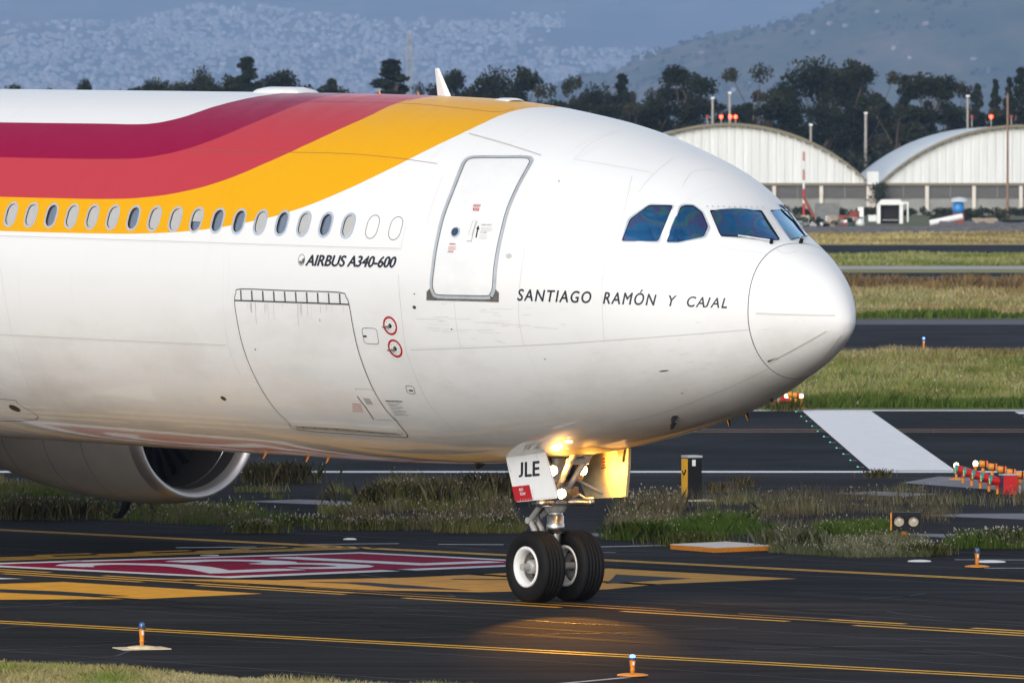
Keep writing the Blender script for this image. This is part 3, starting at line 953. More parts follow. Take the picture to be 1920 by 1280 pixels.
for pts in ([(1417, 587), (1490, 589), (1565, 590.5)], [(1441, 679), (1495, 650), (1550, 619.5)], [(1503, 701), (1545, 668), (1577, 627)]):
    line_on_skin('diverter_strip', pts, .020, .010, mat('diverter_shaded_white', (.62, .60, .57), .5), radome)  # white ridges, their shading put into a greyer colour
    line_on_skin('strip_painted_shadow', [(x + 1.0, y + 1.6) for x, y in pts], .007, .003, m_seam, radome)  # shadow line painted along the lower side of each strip
line_on_skin('drain_mark', [(1439.5, 677.5), (1458, 671)], .03, .004, m_blackp, radome)

# ---- panel seams and rubbing strips on the skin
for pts, w_ in (([(-60, 440), (0, 442), (320, 452.5), (640, 463), (752, 466)], .010), ([(752, 466), (756, 445), (762, 420)], .006), ([(-60, 625), (0, 627), (210, 637.5), (425, 647)], .010),
                ([(423, 618), (427, 640), (436, 672), (452, 705)], .006), ([(770, 656), (1000, 647), (1200, 634), (1404, 618)], .012),
                ([(356, 282), (500, 285), (640, 288), (730, 295), (820, 307)], .010), ([(445, 189), (640, 191), (780, 195), (880, 205), (935, 210), (965, 203)], .010),
                ([(747, 514), (750, 560), (757, 625), (764, 665), (791, 732), (815, 770), (848, 803)], .008), ([(986, 457), (976, 520), (972.5, 581), (976, 620), (982.6, 648)], .006),
                ([(1185, 330), (1170, 395), (1154, 457), (1132, 507), (1129, 564), (1133, 638)], .006), ([(851, 555), (856, 610), (864, 652)], .006),
                ([(1443.5, 690), (1360, 729), (1272.5, 763), (1215, 781), (1160, 794.6)], .012), ([(1160, 808), (1195, 799), (1225, 802), (1270, 811)], .010),
                ([(1076, 299), (1150, 311), (1222, 324)], .006), ([(1076, 299), (1110, 268), (1155, 248)], .005), ([(1196, 362), (1225, 327), (1262, 297)], .006),
                ([(1280, 350), (1300, 322), (1345, 318)], .005), ([(1340, 463), (1400, 471), (1440, 476)], .006), ([(1340, 392), (1400, 391.5), (1440, 392)], .006),
                ([(1455, 465), (1470, 475), (1495, 471)], .006), ([(1507, 470), (1520, 475), (1538, 477)], .006), ([(830, 330), (815, 370), (800, 420)], .005),
                ([(700, 812), (790, 822), (870, 820)], .006), ([(0, 500), (10, 560), (26, 640), (55, 730)], .005)):
    line_on_skin('panel_seam', pts, w_, .002, m_seam if pts[0] not in ((356, 282), (445, 189)) else mat('panel_seam_dark', (.24, .10, .05), .6), fuselage)
line_on_skin('door_gutter', [(880, 251), (950, 271), (1015, 292)], .02, .012, m_seam, fuselage)

# ---- cabin windows (17 glazed, 2 blanked)
BLIND = [1, 1, 0, 1, 1, 1, .12, .85, 1, .55, 0, 0, 1, 0, 1, 0, 1]
for c, bl in zip(win_c, BLIND):
    o1, o2, o3 = racetrack(c, .305, .425), racetrack(c, .262, .382), racetrack(c, WIN_WD, WIN_H)
    win = ring_plate('cabin_window', o1, o2, .001, .012, m_winframe, airliner)
    ring_plate('bezel', o2, o3, .012, -.004, m_winframe, win)
    ring_plate('reveal', o3, racetrack(c, WIN_WD - .006, WIN_H - .006), -.004, -.026, m_blackp, win)
    patch('pane', racetrack(c, WIN_WD + .03, WIN_H + .03), -.012, m_glass, win, .3)
    if bl > 0:
        top_ = c[1] - .22 / ARC; bot_ = top_ + (.44 * bl) / ARC
        patch('blind', [(c[0] - .2, top_), (c[0] + .2, top_), (c[0] + .2, bot_), (c[0] - .2, bot_)], -.020, m_shade, win, .2)
    patch('cabin_backing', [(c[0] - .24, c[1] - .27 / ARC), (c[0] + .24, c[1] - .27 / ARC), (c[0] + .24, c[1] + .27 / ARC), (c[0] - .24, c[1] + .27 / ARC)], -.05, m_lining, win, .3)
for k in (1, 2):
    c = (win_c[-1][0] - pit * (k + .08), phiW)
    strip('blanked_window', racetrack(c, .26, .38), .010, .002, m_gap, airliner, True)

# ---- passenger door
DOOR = [(871.6, 302.5), (886, 295.3), (938, 295), (986, 295), (996, 300.5), (992.5, 310.5), (971, 350), (952.6, 393), (942, 432.6), (934, 470), (928.7, 507), (926.6, 541.5), (922, 553.5), (915, 557),
        (868, 556.3), (822, 555), (812.5, 548), (809.2, 533.6), (811.9, 504.4), (815.9, 472.5), (821, 446), (829, 411.4), (837, 387.5), (850.4, 353), (865, 315.8)]
door_sp = to_skin(curve(DOOR, 3, True))
door = patch('passenger_door', door_sp, .004, m_white, airliner, .15)
patch('scuff_plate', to_skin([(800.5, 546.5), (808, 539.5), (809.5, 548), (815, 555), (823, 558), (913, 560), (922, 557), (928, 548), (929.5, 542), (936, 548.5), (935.4, 566.2), (800, 562.6)]), .008, m_sill, door, .15)
strip('door_frame', door_sp, .062, .012, m_frame, door, True)
strip('door_gap', to_skin(curve([(p[0] + (868 + (425 - p[1]) * .29 + 30 - p[0]) * .045, p[1] + (426 - p[1]) * .018) for p in DOOR], 3, True)), .010, .014, m_gap, door, True)
dc = skin(854.4, 435.3)
ring_plate('door_window_rim', ring_sp(dc, .092, .092), ring_sp(dc, .07, .07), .007, .02, m_winframe, door)
patch('door_window', ring_sp(dc, .07, .07), .010, mat('dark_glass', (.03, .05, .09), .05, coat=1), door, .2)
hc = skin(885.5, 432)
patch('handle_recess', [(hc[0] - .05, hc[1] - .17 / ARC), (hc[0] + .05, hc[1] - .17 / ARC), (hc[0] + .05, hc[1] + .2 / ARC), (hc[0] - .05, hc[1] + .2 / ARC)], .0055, m_seam, door)
patch('door_handle', [(hc[0] - .028, hc[1] - .16 / ARC), (hc[0] + .028, hc[1] - .16 / ARC), (hc[0] + .028, hc[1] + .08 / ARC), (hc[0] + .045, hc[1] + .12 / ARC), (hc[0] + .045, hc[1] + .185 / ARC), (hc[0] - .045, hc[1] + .185 / ARC), (hc[0] - .045, hc[1] + .12 / ARC), (hc[0] - .028, hc[1] + .08 / ARC)], .016, m_white, door)
patch('black_arrow', to_skin([(891.8, 445.5), (895, 430), (893, 430), (897.5, 422.5), (899.5, 431), (897.3, 430.5), (894.2, 446)]), .0065, m_blackp, door)
lettering('red_lettering', 'salida', (886.5, 388), (900.5, 388.5), .045, .0065, m_textred, door)
patch('exit_plate', to_skin([(887.5, 390), (899.5, 390.3), (898, 396), (887, 395.7)]), .0065, m_textred, door)
lettering('exit_lettering', 'exit', (889, 395), (897.5, 395.2), .028, .008, m_wpaint, door)
lettering('grey_lettering', 'abrir', (903, 423), (922, 423.6), .026, .0065, m_seam, door)
lettering('grey_lettering', 'toopen', (899.5, 437.6), (913, 438), .026, .0065, m_seam, door)
lettering('red_lettering', 'peligro', (843.5, 459), (854.5, 459.3), .022, .0065, m_textred, door)
lettering('red_lettering', 'danger', (840, 473), (850.5, 473.3), .02, .0065, m_textred, door)
for k in range(4):
    line_on_skin('small_print', [(902, 427 + k * 2.0), (925 - 3 * (k % 2), 427.7 + k * 2.0)], .006, .0065, m_seam, door, 1)
    line_on_skin('small_print', [(899, 441 + k * 2.4), (915 - 3 * (k % 2), 441.5 + k * 2.4)], .006, .0065, m_seam, door, 1)
    line_on_skin('small_print', [(841, 462.5 + k * 2.0), (856 - 2 * (k % 2), 463 + k * 2.0)], .005, .0065, m_textred, door, 1)

# ---- cargo door
CARGO = [(452.7, 541.7), (545, 545), (636.8, 548.2), (648.7, 556.5), (654.6, 569.9), (663.5, 620), (675.4, 667.9), (696, 721), (720, 763), (743.7, 789.6), (763, 813.4), (761.5, 818.5), (745, 818.2),
         (660, 813), (556.6, 804.5), (541.7, 791), (518, 768.8), (491.3, 730.2), (469, 685.7), (452.7, 638), (442.3, 584.7), (440.2, 562.4), (443, 549)]
cargo_sp = to_skin(curve(CARGO, 3, True))
cargo = patch('cargo_door', cargo_sp, .003, m_skin, airliner, .15)
me = cargo.data
ul = me.uv_layers.new(name='paint')
for lp in me.loops:
    p = me.vertices[lp.vertex_index].co
    ul.data[lp.index].uv = ((SG - p.x - S0) / (S1 - S0), .62)
strip('door_gap', cargo_sp, .016, .005, m_gap, cargo, True)
line_on_skin('hinge_line', [(440, 563), (545, 566.5), (655, 570.5)], .022, .007, m_gap, cargo)
for k in range(10):
    x = 452 + k * 20.6
    y0_, y1_ = 541.8 + (x - 452.7) * .035, 563.4 + (x - 452.7) * .034
    line_on_skin('hinge', [(x, y0_ + 2), (x + 1, y1_)], .028, .009, m_gap, cargo, 2)
    if k < 9:
        patch('hinge_cover', to_skin([(x + 2.6, y0_ + 1.6), (x + 18.6, y0_ + 2.2), (x + 19.2, y1_ - 2.2), (x + 3.4, y1_ - 2.8)]), .008, m_white, cargo, .3)
patch('lower_rail', to_skin([(543, 788.5), (640, 793.5), (742, 799.5), (757, 811), (748, 809), (640, 800), (548, 795)]), .03, m_white, cargo)
patch('latch_recess', to_skin([(549, 795.5), (640, 800.5), (748, 809.6), (757, 812), (745, 812.6), (640, 805.5), (556, 800)]), .006, mat('grey_latch_metal', (.38, .36, .33), .5, .3, var=.2, vscale=9), cargo)  # grey metal band below the rail, darker than the door
for k in range(9):
    t = (k + .5) / 9; line_on_skin('latch', [(556 + 190 * t, 797 + 12 * t), (560 + 190 * t, 801.5 + 11.5 * t)], .012, .009, m_gap, cargo, 1)
line_on_skin('sill_gap', [(556, 801.5), (640, 807), (752, 814.5)], .012, .010, m_gap, cargo)
strip('latch_panel', to_skin([(666.5, 728), (697, 729.5), (744, 787), (706, 786)]), .008, .006, m_gap, cargo, True)
line_on_skin('black_arrow', [(670, 742), (686, 763), (701.5, 786)], .02, .007, m_blackp, cargo, 2)
patch('latch_cover', to_skin([(681, 745), (693, 746), (700, 757), (688, 757)]), .007, m_frame, cargo)
for k in range(5): line_on_skin('red_small_print', [(661, 756 + k * 3.4), (677 + k, 757 + k * 3.4)], .010, .007, m_textred, cargo, 1)
m_stain = mat('grime_streak', (.46, .44, .40), .6)
m_scuff = mat('scuff_mark', (.58, .57, .55), .6)
for k in range(26):
    x = 456 + rng.random() * 190; ln = 8 + 34 * rng.random() ** 2
    line_on_skin('weep_stain', [(x, 566.5 + (x - 456) * .034), (x + ln * .02, 570 + (x - 456) * .034 + ln * .5), (x + ln * .06, 570 + (x - 456) * .034 + ln)], .005 + .007 * rng.random(), .0055, m_stain if k % 2 else m_scuff, cargo, 2)
for k in range(40):
    x, y = rng.normal(900, 70), rng.normal(600, 16); ln = 8 + 40 * rng.random() ** 2
    line_on_skin('scuff_mark', [(x, y), (x + ln, y + ln * .03 + rng.normal(0, .6))], .004 + .006 * rng.random(), .0025, m_scuff, fuselage, 1)
for k in range(30):
    x, y = rng.normal(1300, 70), rng.normal(690, 45); ln = 4 + 16 * rng.random()
    if y < 590 + (1404 - x) * .03: continue
    line_on_skin('scuff_mark', [(x, y), (x + ln, y - ln * .22)], .004 + .004 * rng.random(), .0025, m_scuff, fuselage, 1)
strip('weep_stain', to_skin([(600, 598), (601.5, 600), (600, 602), (598.5, 600)]), .006, .006, m_gap, cargo, True)
lettering('dark_lettering', 'cargo', (723.5, 752), (755, 753), .022, .004, m_text, airliner)
for k in range(9): line_on_skin('small_print', [(727 + k * 1.6, 755.5 + k * 2.7), (751 + k * 1.9 - 7 * (k % 3 == 1), 756.5 + k * 2.7)], .008, .004, mat('grey_print', (.2, .2, .2), .6), airliner, 1)

# ---- access panels and probes on the starboard side
strip('access_panel', to_skin(rounded([(678, 614.5), (706, 615.5), (711, 645), (683.5, 643.5)], 6)), .009, .003, m_gap, airliner, True)
patch('panel_latch', to_skin([(681, 628.5), (687.5, 628.7), (688, 631.8), (681.5, 631.6)]), .004, m_blackp, airliner)
strip('access_panel', to_skin(rounded([(760, 722.5), (775, 723.5), (779.5, 738), (764.5, 737)], 4)), .009, .003, m_gap, airliner, True)
patch('panel_latch', to_skin([(766.5, 730), (774, 730.5), (775, 733), (767.5, 732.5)]), .004, m_blackp, airliner)
strip('access_panel', to_skin(curve([(-80, 748), (20, 749), (34, 757), (68, 786), (-80, 784)], 4, True)), .012, .003, m_gap, airliner, True)
c = skin(27.5, 765); patch('vent_grille', ring_sp(c, .12, .09), .004, m_dsteel, airliner)
for cx, cy in ((731.5, 610.5), (741, 653)):
    c = skin(cx, cy)
    pr = ring_plate('static_port', ring_sp(c, .152, .152, 32), ring_sp(c, .118, .118, 32), .003, .003, m_ringred, airliner)
    patch('centre_disc', ring_sp(c, .036, .036), .005, m_blackp, pr)
    p0, n0 = put(None, np.array([c]), .0)
    v = n0[0] * .06
    mb = MB(); mb.tube([p0[0], p0[0] + v, p0[0] + v + np.array([-.12, 0, -.012])], [.02, .014, .009], 8); mb.build('probe', m_dsteel, pr)
    for k in range(8):
        t = 2 * math.pi * k / 8; patch('screw', ring_sp((c[0] + .085 * math.cos(t), c[1] + .085 * math.sin(t) / ARC), .007, .007, 6), .004, m_gap, pr)
for px, py, kx, ky in ((419, 746.5, 5, 5), (1245, 695, 6, 2.2), (479, 655, 1.6, 1.2), (1279, 736.5, 2, 1.2), (1022, 673, 1.5, 1), (847, 617, 1.5, 1.2), (777, 551, 1.2, 1.2), (777, 576, 3, 3), (954, 480, 4.5, 5), (1048, 340, 1.4, 1.4)):
    c = skin(px, py); f_ = 1 / 80
    patch('vent_port', ring_sp(c, kx * f_, ky * f_ * .75, 14), .003, m_gap if px != 954 else m_seam, airliner)
def blade(name, px, py, h, chord, thick, sweep, mt, parent=None):
    s_, p_ = skin(px, py); P0 = skin_pt(s_, p_); N0 = skin_nrm(s_, p_)
    mb = MB(); f = np.array([1., 0, 0]); sd_ = np.cross(N0, f); sd_ /= np.linalg.norm(sd_)
    def sec(o, c_, t_): return [o + f * c_ * .5, o + f * c_ * .15 + sd_ * t_, o - f * c_ * .5, o + f * c_ * .15 - sd_ * t_]
    vv = sec(P0 - N0 * .02, chord, thick) + sec(P0 + N0 * h - f * sweep, chord * .42, thick * .5)
    mb.add(vv, [(0, 1, 5, 4), (1, 2, 6, 5), (2, 3, 7, 6), (3, 0, 4, 7), (4, 5, 6, 7)])
    return mb.build(name, mt, parent or airliner)
def crown_blade(name, px, h, chord, thick, sweep, mt):
    best = min(np.linspace(2, 20, 1800), key=lambda s: abs(project(to_world(skin_pt(s, 0.0)))[0] - px))
    P0 = skin_pt(best, 0.0); mb = MB()
    def sec(o, c_, t_): return [o + np.array(v) for v in ((c_ * .5, 0, 0), (c_ * .2, t_, 0), (-c_ * .5, 0, 0), (c_ * .2, -t_, 0))]
    vv = sec(P0 - np.array([0, 0, .03]), chord, thick) + sec(P0 + np.array([-sweep, 0, h]), chord * .3, thick * .5)
    mb.add(vv, [(0, 1, 5, 4), (1, 2, 6, 5), (2, 3, 7, 6), (3, 0, 4, 7), (4, 5, 6, 7)])
    return mb.build(name, mt, airliner), P0
crown_blade('blade_antenna', 834, .42, .33, .03, .19, m_white)
crown_blade('orange_drain_mast', 712, .07, .06, .015, .02, m_orange)
crown_blade('orange_drain_mast', 785, .05, .05, .015, .02, m_orange)
def crown_pod(name, px, length, width, h, mt):
    best = min(np.linspace(2, 22, 2000), key=lambda s: abs(project(to_world(skin_pt(s, 0.0)))[0] - px))
    P0 = skin_pt(best, 0.0); mb = MB(); prof = [(-.5, .0), (-.44, .75), (-.3, 1), (.3, 1), (.44, .7), (.5, 0)]
    vv = []; nn_ = 9
    for a_, hh in prof:
        for k in range(nn_):
            t = math.pi * k / (nn_ - 1)
            vv.append((P0[0] + a_ * length, P0[1] + math.cos(t) * width / 2, P0[2] - .05 + (h * hh + .05) * math.sin(t) ** .5))
    mb.add(vv, [(i * nn_ + k, i * nn_ + k + 1, (i + 1) * nn_ + k + 1, (i + 1) * nn_ + k) for i in range(len(prof) - 1) for k in range(nn_ - 1)], True)
    return mb.build(name, mt, airliner)
crown_pod('satellite_antenna_fairing', 536, 1.12, .5, .085, m_white)
crown_pod('antenna_fairing', 954, .36, .36, .035, m_white)
for px, py, h in ((1401, 779, .13), (1362, 791.5, .1)): blade('drain_mast', px, py, h, .09, .016, .02, m_blackp)
for px, py in ((1265, 781), (1262, 794)): blade('angle_vane', px, py, .09, .15, .05, .05, m_blackp)
for px, py in ((499, 849), (579, 855), (617, 857)): blade('orange_drain_mast', px, py, .09, .07, .012, .05, m_orange)
blade('drain_scoop', 901, 870, .07, .3, .1, .08, m_dsteel)
for px, py, h in ((1447, 748, .05),): blade('drain_mast', px, py, h, .09, .016, .02, m_blackp)

# ---- lettering on the side
lettering('type_lettering', 'airbus', (573, 497.6), (741.5, 501.5), .158, .003, m_text, airliner)
lettering('name_lettering', 'name', (970.5, 563), (1363, 577.5), .165, .003, m_text, airliner)
c = skin(565.5, 487.3)
logo = strip('swirl_logo', ring_sp(c, .075, .085, 24), .008, .003, m_text, airliner, True)
for k in range(4):
    t0 = .35 + k * .03; r_ = .062 - k * .013
    strip('swirl_arc', [(c[0] + r_ * math.cos(t), c[1] + r_ * math.sin(t) / ARC) for t in np.linspace(t0, t0 + 3.3, 12)], .009, .003, m_text, logo)

# ---- cockpit
for k, sp in enumerate(cock_sp + port_sp):
    cen_ = np.mean(np.array(sp), 0)
    grow = [tuple(cen_ + (np.array(q) - cen_) * 1.0 + (np.array(q) - cen_) / np.linalg.norm((np.array(q) - cen_) * np.array([1, ARC])) * .035) for q in sp]
    fr = ring_plate('cockpit_window', grow, sp, .006, .004, m_white if k in (2, 3) else m_winframe, airliner)
    inn = [tuple(cen_ + (np.array(q) - cen_) * .945) for q in sp]
    ring_plate('window_seal', sp, inn, .004, -.012, m_blackp, fr)
    patch('pane', [tuple(cen_ + (np.array(q) - cen_) * 1.01) for q in sp], -.010, m_cglass, fr, .2)
m_deck = mat('flight_deck_trim', (.20, .28, .36), .7, var=.4, vscale=5)
# flight deck: rear wall, floor, glare shield, seats
wl = skin_pt(np.full(40, 4.4), np.linspace(-math.pi * .62, math.pi * .62, 40)); wl[:, 1] *= .95; wl[:, 2] = HZ + (wl[:, 2] - HZ) * .95
fd = MB(); fd.prism([tuple(p) for p in wl], (-.05, 0, 0)); fd.build('flight_deck_wall', m_deck, airliner)
for sg_ in (-1, 1):
    patch('flight_deck_lining', [(1.5, sg_ * R(62)), (4.4, sg_ * R(57)), (4.4, sg_ * R(96)), (1.5, sg_ * R(96))], -.12, m_deck, airliner, .2)
fl_s = np.linspace(1.9, 4.4, 10); hwid = np.array([section(s)[2] for s in fl_s]) * .9
fd = MB(); fd.prism([(SG - s, w_, HZ + .02) for s, w_ in zip(fl_s, hwid)] + [(SG - s, -w_, HZ + .02) for s, w_ in zip(fl_s[::-1], hwid[::-1])], (0, 0, -.04)); fd.build('flight_deck_floor', m_deck, airliner)
fd = MB(); fd.box((SG - 2.35, 0, HZ + .62), (.5, 1.5, .3), taper=.7); fd.build('instrument_panel', mat('panel_grey', (.10, .14, .19), .6), airliner)
for sy in (-1, 1):
    st = MB(); st.box((SG - 3.35, sy * .55, HZ + .42), (.5, .5, .12)); st.box((SG - 3.62, sy * .55, HZ + .85), (.12, .48, .85), ry=-.12); st.box((SG - 3.66, sy * .55, HZ + 1.36), (.1, .28, .22))
    st.build('pilot_seat', mat('seat_blue', (.05, .08, .16), .8), airliner)

# ---- nose gear
gear_x = -.06
STEER = R(4.5)
m_doorin = mat('door_inner_lamplit', (.62, .50, .28), .45, var=.25, vscale=7)  # yellow glow of the lamps is put into this base colour
AX = np.array([gear_x, 0, .535])
ax_dir = np.array([math.sin(STEER), math.cos(STEER), 0])           # axle direction, turned a little to starboard
def axp(d, fwd=0.0, up=0.0):
    return AX + ax_dir * d + np.array([ax_dir[1], -ax_dir[0], 0]) * fwd + np.array([0, 0, up])
tyre_prof = [(.30, -.15), (.33, -.195), (.40, -.215), (.47, -.205), (.515, -.18), (.533, -.15)]
for g0 in (-.105, -.045, .02, .08):
    tyre_prof += [(.538, g0 - .012), (.528, g0 - .009), (.528, g0 + .009), (.538, g0 + .012)]
tyre_prof += [(.533, .15), (.515, .18), (.47, .205), (.40, .215), (.33, .195), (.30, .15)]
for sy in (-1, 1):
    wc = axp(sy * .365)
    mb = MB(); mb.lathe(tyre_prof, wc, tuple(ax_dir), 64)
    wheel = empty('nose_wheel'); wheel.parent = airliner
    mb.build('tyre', m_tyre, wheel)
    o = -1 if sy < 0 else 1
    mb = MB(); mb.lathe([(.305, .16 * o), (.31, .185 * o), (.285, .195 * o), (.258, .18 * o), (.235, .11 * o), (.228, .05 * o)], wc, tuple(ax_dir), 48)
    mb.lathe([(.305, -.16 * o), (.31, -.185 * o), (.285, -.19 * o), (.25, -.16 * o), (.245, -.02 * o)], wc, tuple(ax_dir), 48)
    mb.build('rim', m_wpaint, wheel)
    mb = MB(); mb.lathe([(.232, .055 * o), (.226, .0), (.21, -.04 * o), (.09, -.05 * o), (.09, .02 * o)], wc, tuple(ax_dir), 48); mb.build('wheel_disc', mat('wheel_disc_metal', (.22, .215, .21), .5, .3, var=.3, vscale=12), wheel)
    mb = MB(); mb.lathe([(.0001, .125 * o), (.085, .125 * o), (.1, .11 * o), (.105, .03 * o), (.12, -.03 * o)], wc, tuple(ax_dir), 24); mb.build('hub_cap', m_gear, wheel)
    for k in range(9):
        t = 2 * math.pi * k / 9; fz = np.array([ax_dir[1], -ax_dir[0], 0]) * math.cos(t) * .165 + np.array([0, 0, math.sin(t) * .165])
        mb = MB(); mb.lathe([(.028, -.04 * o), (.028, .03 * o), (.0001, .034 * o)], wc + fz, tuple(ax_dir), 8); mb.build('tie_bolt', m_dsteel, wheel)
leg = MB(); leg.tube([(gear_x, 0, .5), (gear_x, 0, 1.06)], .085, 20); piston = leg.build('chrome_piston', m_steel, airliner)
leg = MB(); leg.tube([tuple(axp(-.62)), tuple(axp(.62))], .055, 14); leg.build('axle', m_gear, airliner)
leg = MB(); leg.lathe([(.09, 1.03), (.135, 1.03), (.135, 1.17), (.125, 1.18), (.125, 1.29), (.11, 1.3), (.11, 1.36)], (gear_x, 0, 0), (0, 0, 1), 28); leg.build('gland_collar', m_steel, airliner)
leg = MB(); leg.lathe([(.125, 1.34), (.15, 1.36), (.17, 1.42), (.17, 1.5), (.15, 1.53), (.15, 2.25)], (gear_x, 0, 0), (0, 0, 1), 24)
strut = leg.build('gear_strut', m_gear, airliner)
leg = MB(); leg.box((gear_x, 0, 1.47), (.46, .56, .03)); leg.box((gear_x, 0, 1.62), (.34, .44, .16)); leg.box((gear_x - .16, -.1, 1.5), (.12, .2, .16)); leg.build('steering_collar', m_dsteel, airliner)
p = in_plane(1105, 948, .18); leg = MB()
leg.lathe([(.0001, .34), (.062, .34), (.068, .325), (.062, .31), (.06, .0), (.07, -.02), (.07, -.1), (.04, -.13)], (gear_x + .16, .2, 1.50), (.93, .36, .0), 20); leg.build('steering_actuator', m_steel, airliner)
leg = MB(); leg.lathe([(.0001, .3), (.062, .3), (.068, .285), (.062, .27), (.06, .0), (.07, -.02), (.07, -.1), (.04, -.13)], (gear_x + .1, -.22, 1.50), (.35, -.9, .0), 20); leg.build('steering_actuator', m_steel, airliner)
leg = MB(); leg.tube([(gear_x + .2, .16, 1.58), (gear_x + .3, .22, 1.62), (gear_x + .38, .26, 1.56), (gear_x + .52, .3, 1.56)], .018, 8); leg.build('hydraulic_pipe', m_steel, airliner)
for y_ in (-.1, .12):
    leg = MB(); pts = curve([(gear_x - .1, y_, 1.45), (gear_x - .22, y_ * 1.4, 1.3), (gear_x - .14, y_, 1.12), (gear_x - .05, y_, .9)], 5); leg.tube(pts, .012, 6); leg.build('brake_hose', m_black, airliner)
leg = MB(); A0, A1, A2 = np.array([gear_x - .13, 0, 1.42]), np.array([gear_x - .5, 0, 1.2]), np.array([gear_x - .1, 0, .68])
for y_ in (-.13, .13):
    leg.tube([A0 + (0, y_, .06), A1 + (0, y_ * .6, 0)], [.05, .04], 8)
leg.tube([A0 + (0, -.17, .06), A0 + (0, .17, .06)], .065, 10); leg.tube([A1 + (0, -.13, 0), A1 + (0, .13, 0)], .05, 10); leg.build('torque_link', m_gear, airliner)
leg = MB()
for y_ in (-.11, .11): leg.tube([A1 + (0, y_ * .6, 0), A2 + (0, y_, 0)], [.045, .05], 8)
leg.box(tuple((A1 + A2) / 2), (.06, .14, .3), ry=.6); leg.build('torque_link', m_gear, airliner)
leg = MB()
for y_ in (-.16, .16): leg.tube([(gear_x + .12, y_ * .6, 1.66), (gear_x + .62, y_, 2.28)], [.045, .055], 10)
leg.tube([(gear_x + .5, -.2, 2.13), (gear_x + .5, .2, 2.13)], .05, 8); leg.tube([(gear_x + .12, -.13, 1.68), (gear_x + .12, .13, 1.68)], .07, 10); leg.build('drag_brace', m_gear, airliner)
leg = MB(); leg.box((gear_x + .02, -.02, 1.77), (.2, .3, .07)); leg.build('red_lock_pin_cover', m_red, airliner)
leg = MB(); leg.tube([(gear_x, .1, 1.95), (gear_x + .25, .72, 1.62)], .025, 8); leg.build('door_rod', m_gear, airliner)
for z_ in (1.72, 1.86, 1.98):
    leg = MB(); leg.tube(curve([(gear_x - .14, -.05, z_ + .2), (gear_x - .2, -.12, z_), (gear_x - .12, -.16, z_ - .14)], 5), .014, 6); leg.build('hydraulic_hose', m_black, airliner)
# plumbing and boxes crowded round the top of the leg
for k in range(12):
    a_ = rng.random() * 6.28; r0 = .16 + .06 * rng.random(); z_ = 1.6 + .5 * rng.random()
    c_ = np.array([gear_x, 0, 0]); d_ = np.array([math.cos(a_), math.sin(a_), 0])
    leg = MB(); leg.tube(curve([c_ + d_ * r0 + (0, 0, z_ + .3), c_ + d_ * (r0 + .12 * rng.random()) + (rng.normal(0, .06), rng.normal(0, .06), z_), c_ + d_ * r0 * .9 + (rng.normal(0, .08), rng.normal(0, .08), z_ - .28)], 5), .009 + .009 * rng.random(), 6); leg.build('hydraulic_hose', m_black if k % 3 else m_steel, airliner)
for bx_, by_, bz_, sz_ in ((-.22, -.2, 1.72, (.16, .12, .2)), (-.2, .2, 1.9, (.2, .14, .16)), (.2, .24, 1.95, (.14, .16, .22)), (.12, -.22, 2.02, (.16, .1, .14)), (-.02, .34, 1.66, (.2, .1, .12))):
    leg = MB(); leg.box((gear_x + bx_, by_, bz_), sz_); leg.tube([(gear_x + bx_, by_, bz_ + sz_[2] / 2), (gear_x + bx_ * .6, by_ * .6, bz_ + .25)], .02, 6); leg.build('valve_block', m_dsteel if by_ > 0 else m_gear, airliner)
leg = MB(); leg.tube([(gear_x - .12, 0, 1.7), (gear_x - .5, 0, 2.2)], [.05, .06], 10); leg.tube([(gear_x - .3, 0, 1.94), (gear_x - .3, 0, 2.25)], .03, 8); leg.build('lock_stay', m_gear, airliner)
# dark patch on the skin stands for the shaded bay, no opening cut
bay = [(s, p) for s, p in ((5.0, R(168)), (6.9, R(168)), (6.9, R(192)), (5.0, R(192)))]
patch('nose_gear_bay_patch', bay, .004, m_interior, airliner, .2)

def side_door(name, px_pts, y0, thick, mt):
    pts = [in_plane(px, py, y0) for px, py in px_pts]
    mb = MB(); mb.prism([tuple(p) for p in pts], (0, thick, 0))
    return mb.build(name, mt, airliner)
JD = rounded([(948, 851), (1026, 838.5), (1045, 936), (972, 941)], 3, 3)
JD = [(953.5, 850), (962, 846.5), (1018, 839), (1045, 932), (1043, 934), (971, 940.5), (967, 940), (950.5, 868), (949, 857)]
YD = -.62
gdoor = side_door('nose_gear_door', JD, YD, .035, m_white)
def plane_text(name, key, bl, br, cap, y0, mt, parent):
    v, f, w, zl = TEXTS[key]; a, b = in_plane(*bl, y0), in_plane(*br, y0)
    return link(name, mesh_np(name, [a + (b - a) * x / w + np.array([.0, -zz, cap * y]) for (x, y), zz in zip(v, zl)], f, mt), parent)
plane_text('registration_lettering', 'jle', (973, 894), (1011, 891), .215, YD - .004, m_text, gdoor)
red = [in_plane(px, py, YD - .003) for px, py in ((959.5, 912), (992.5, 908.5), (999, 937), (966.5, 940))]
link('red_tow_panel', mesh_np('red_tow_panel', red, [(0, 1, 2, 3)], m_ringred), gdoor)
plane_text('white_lettering', 'notow', (973.5, 920.2), (981, 919.6), .042, YD - .006, m_wpaint, gdoor)
plane_text('white_lettering', 'notow2', (975, 928.4), (985.5, 927.5), .042, YD - .006, m_wpaint, gdoor)
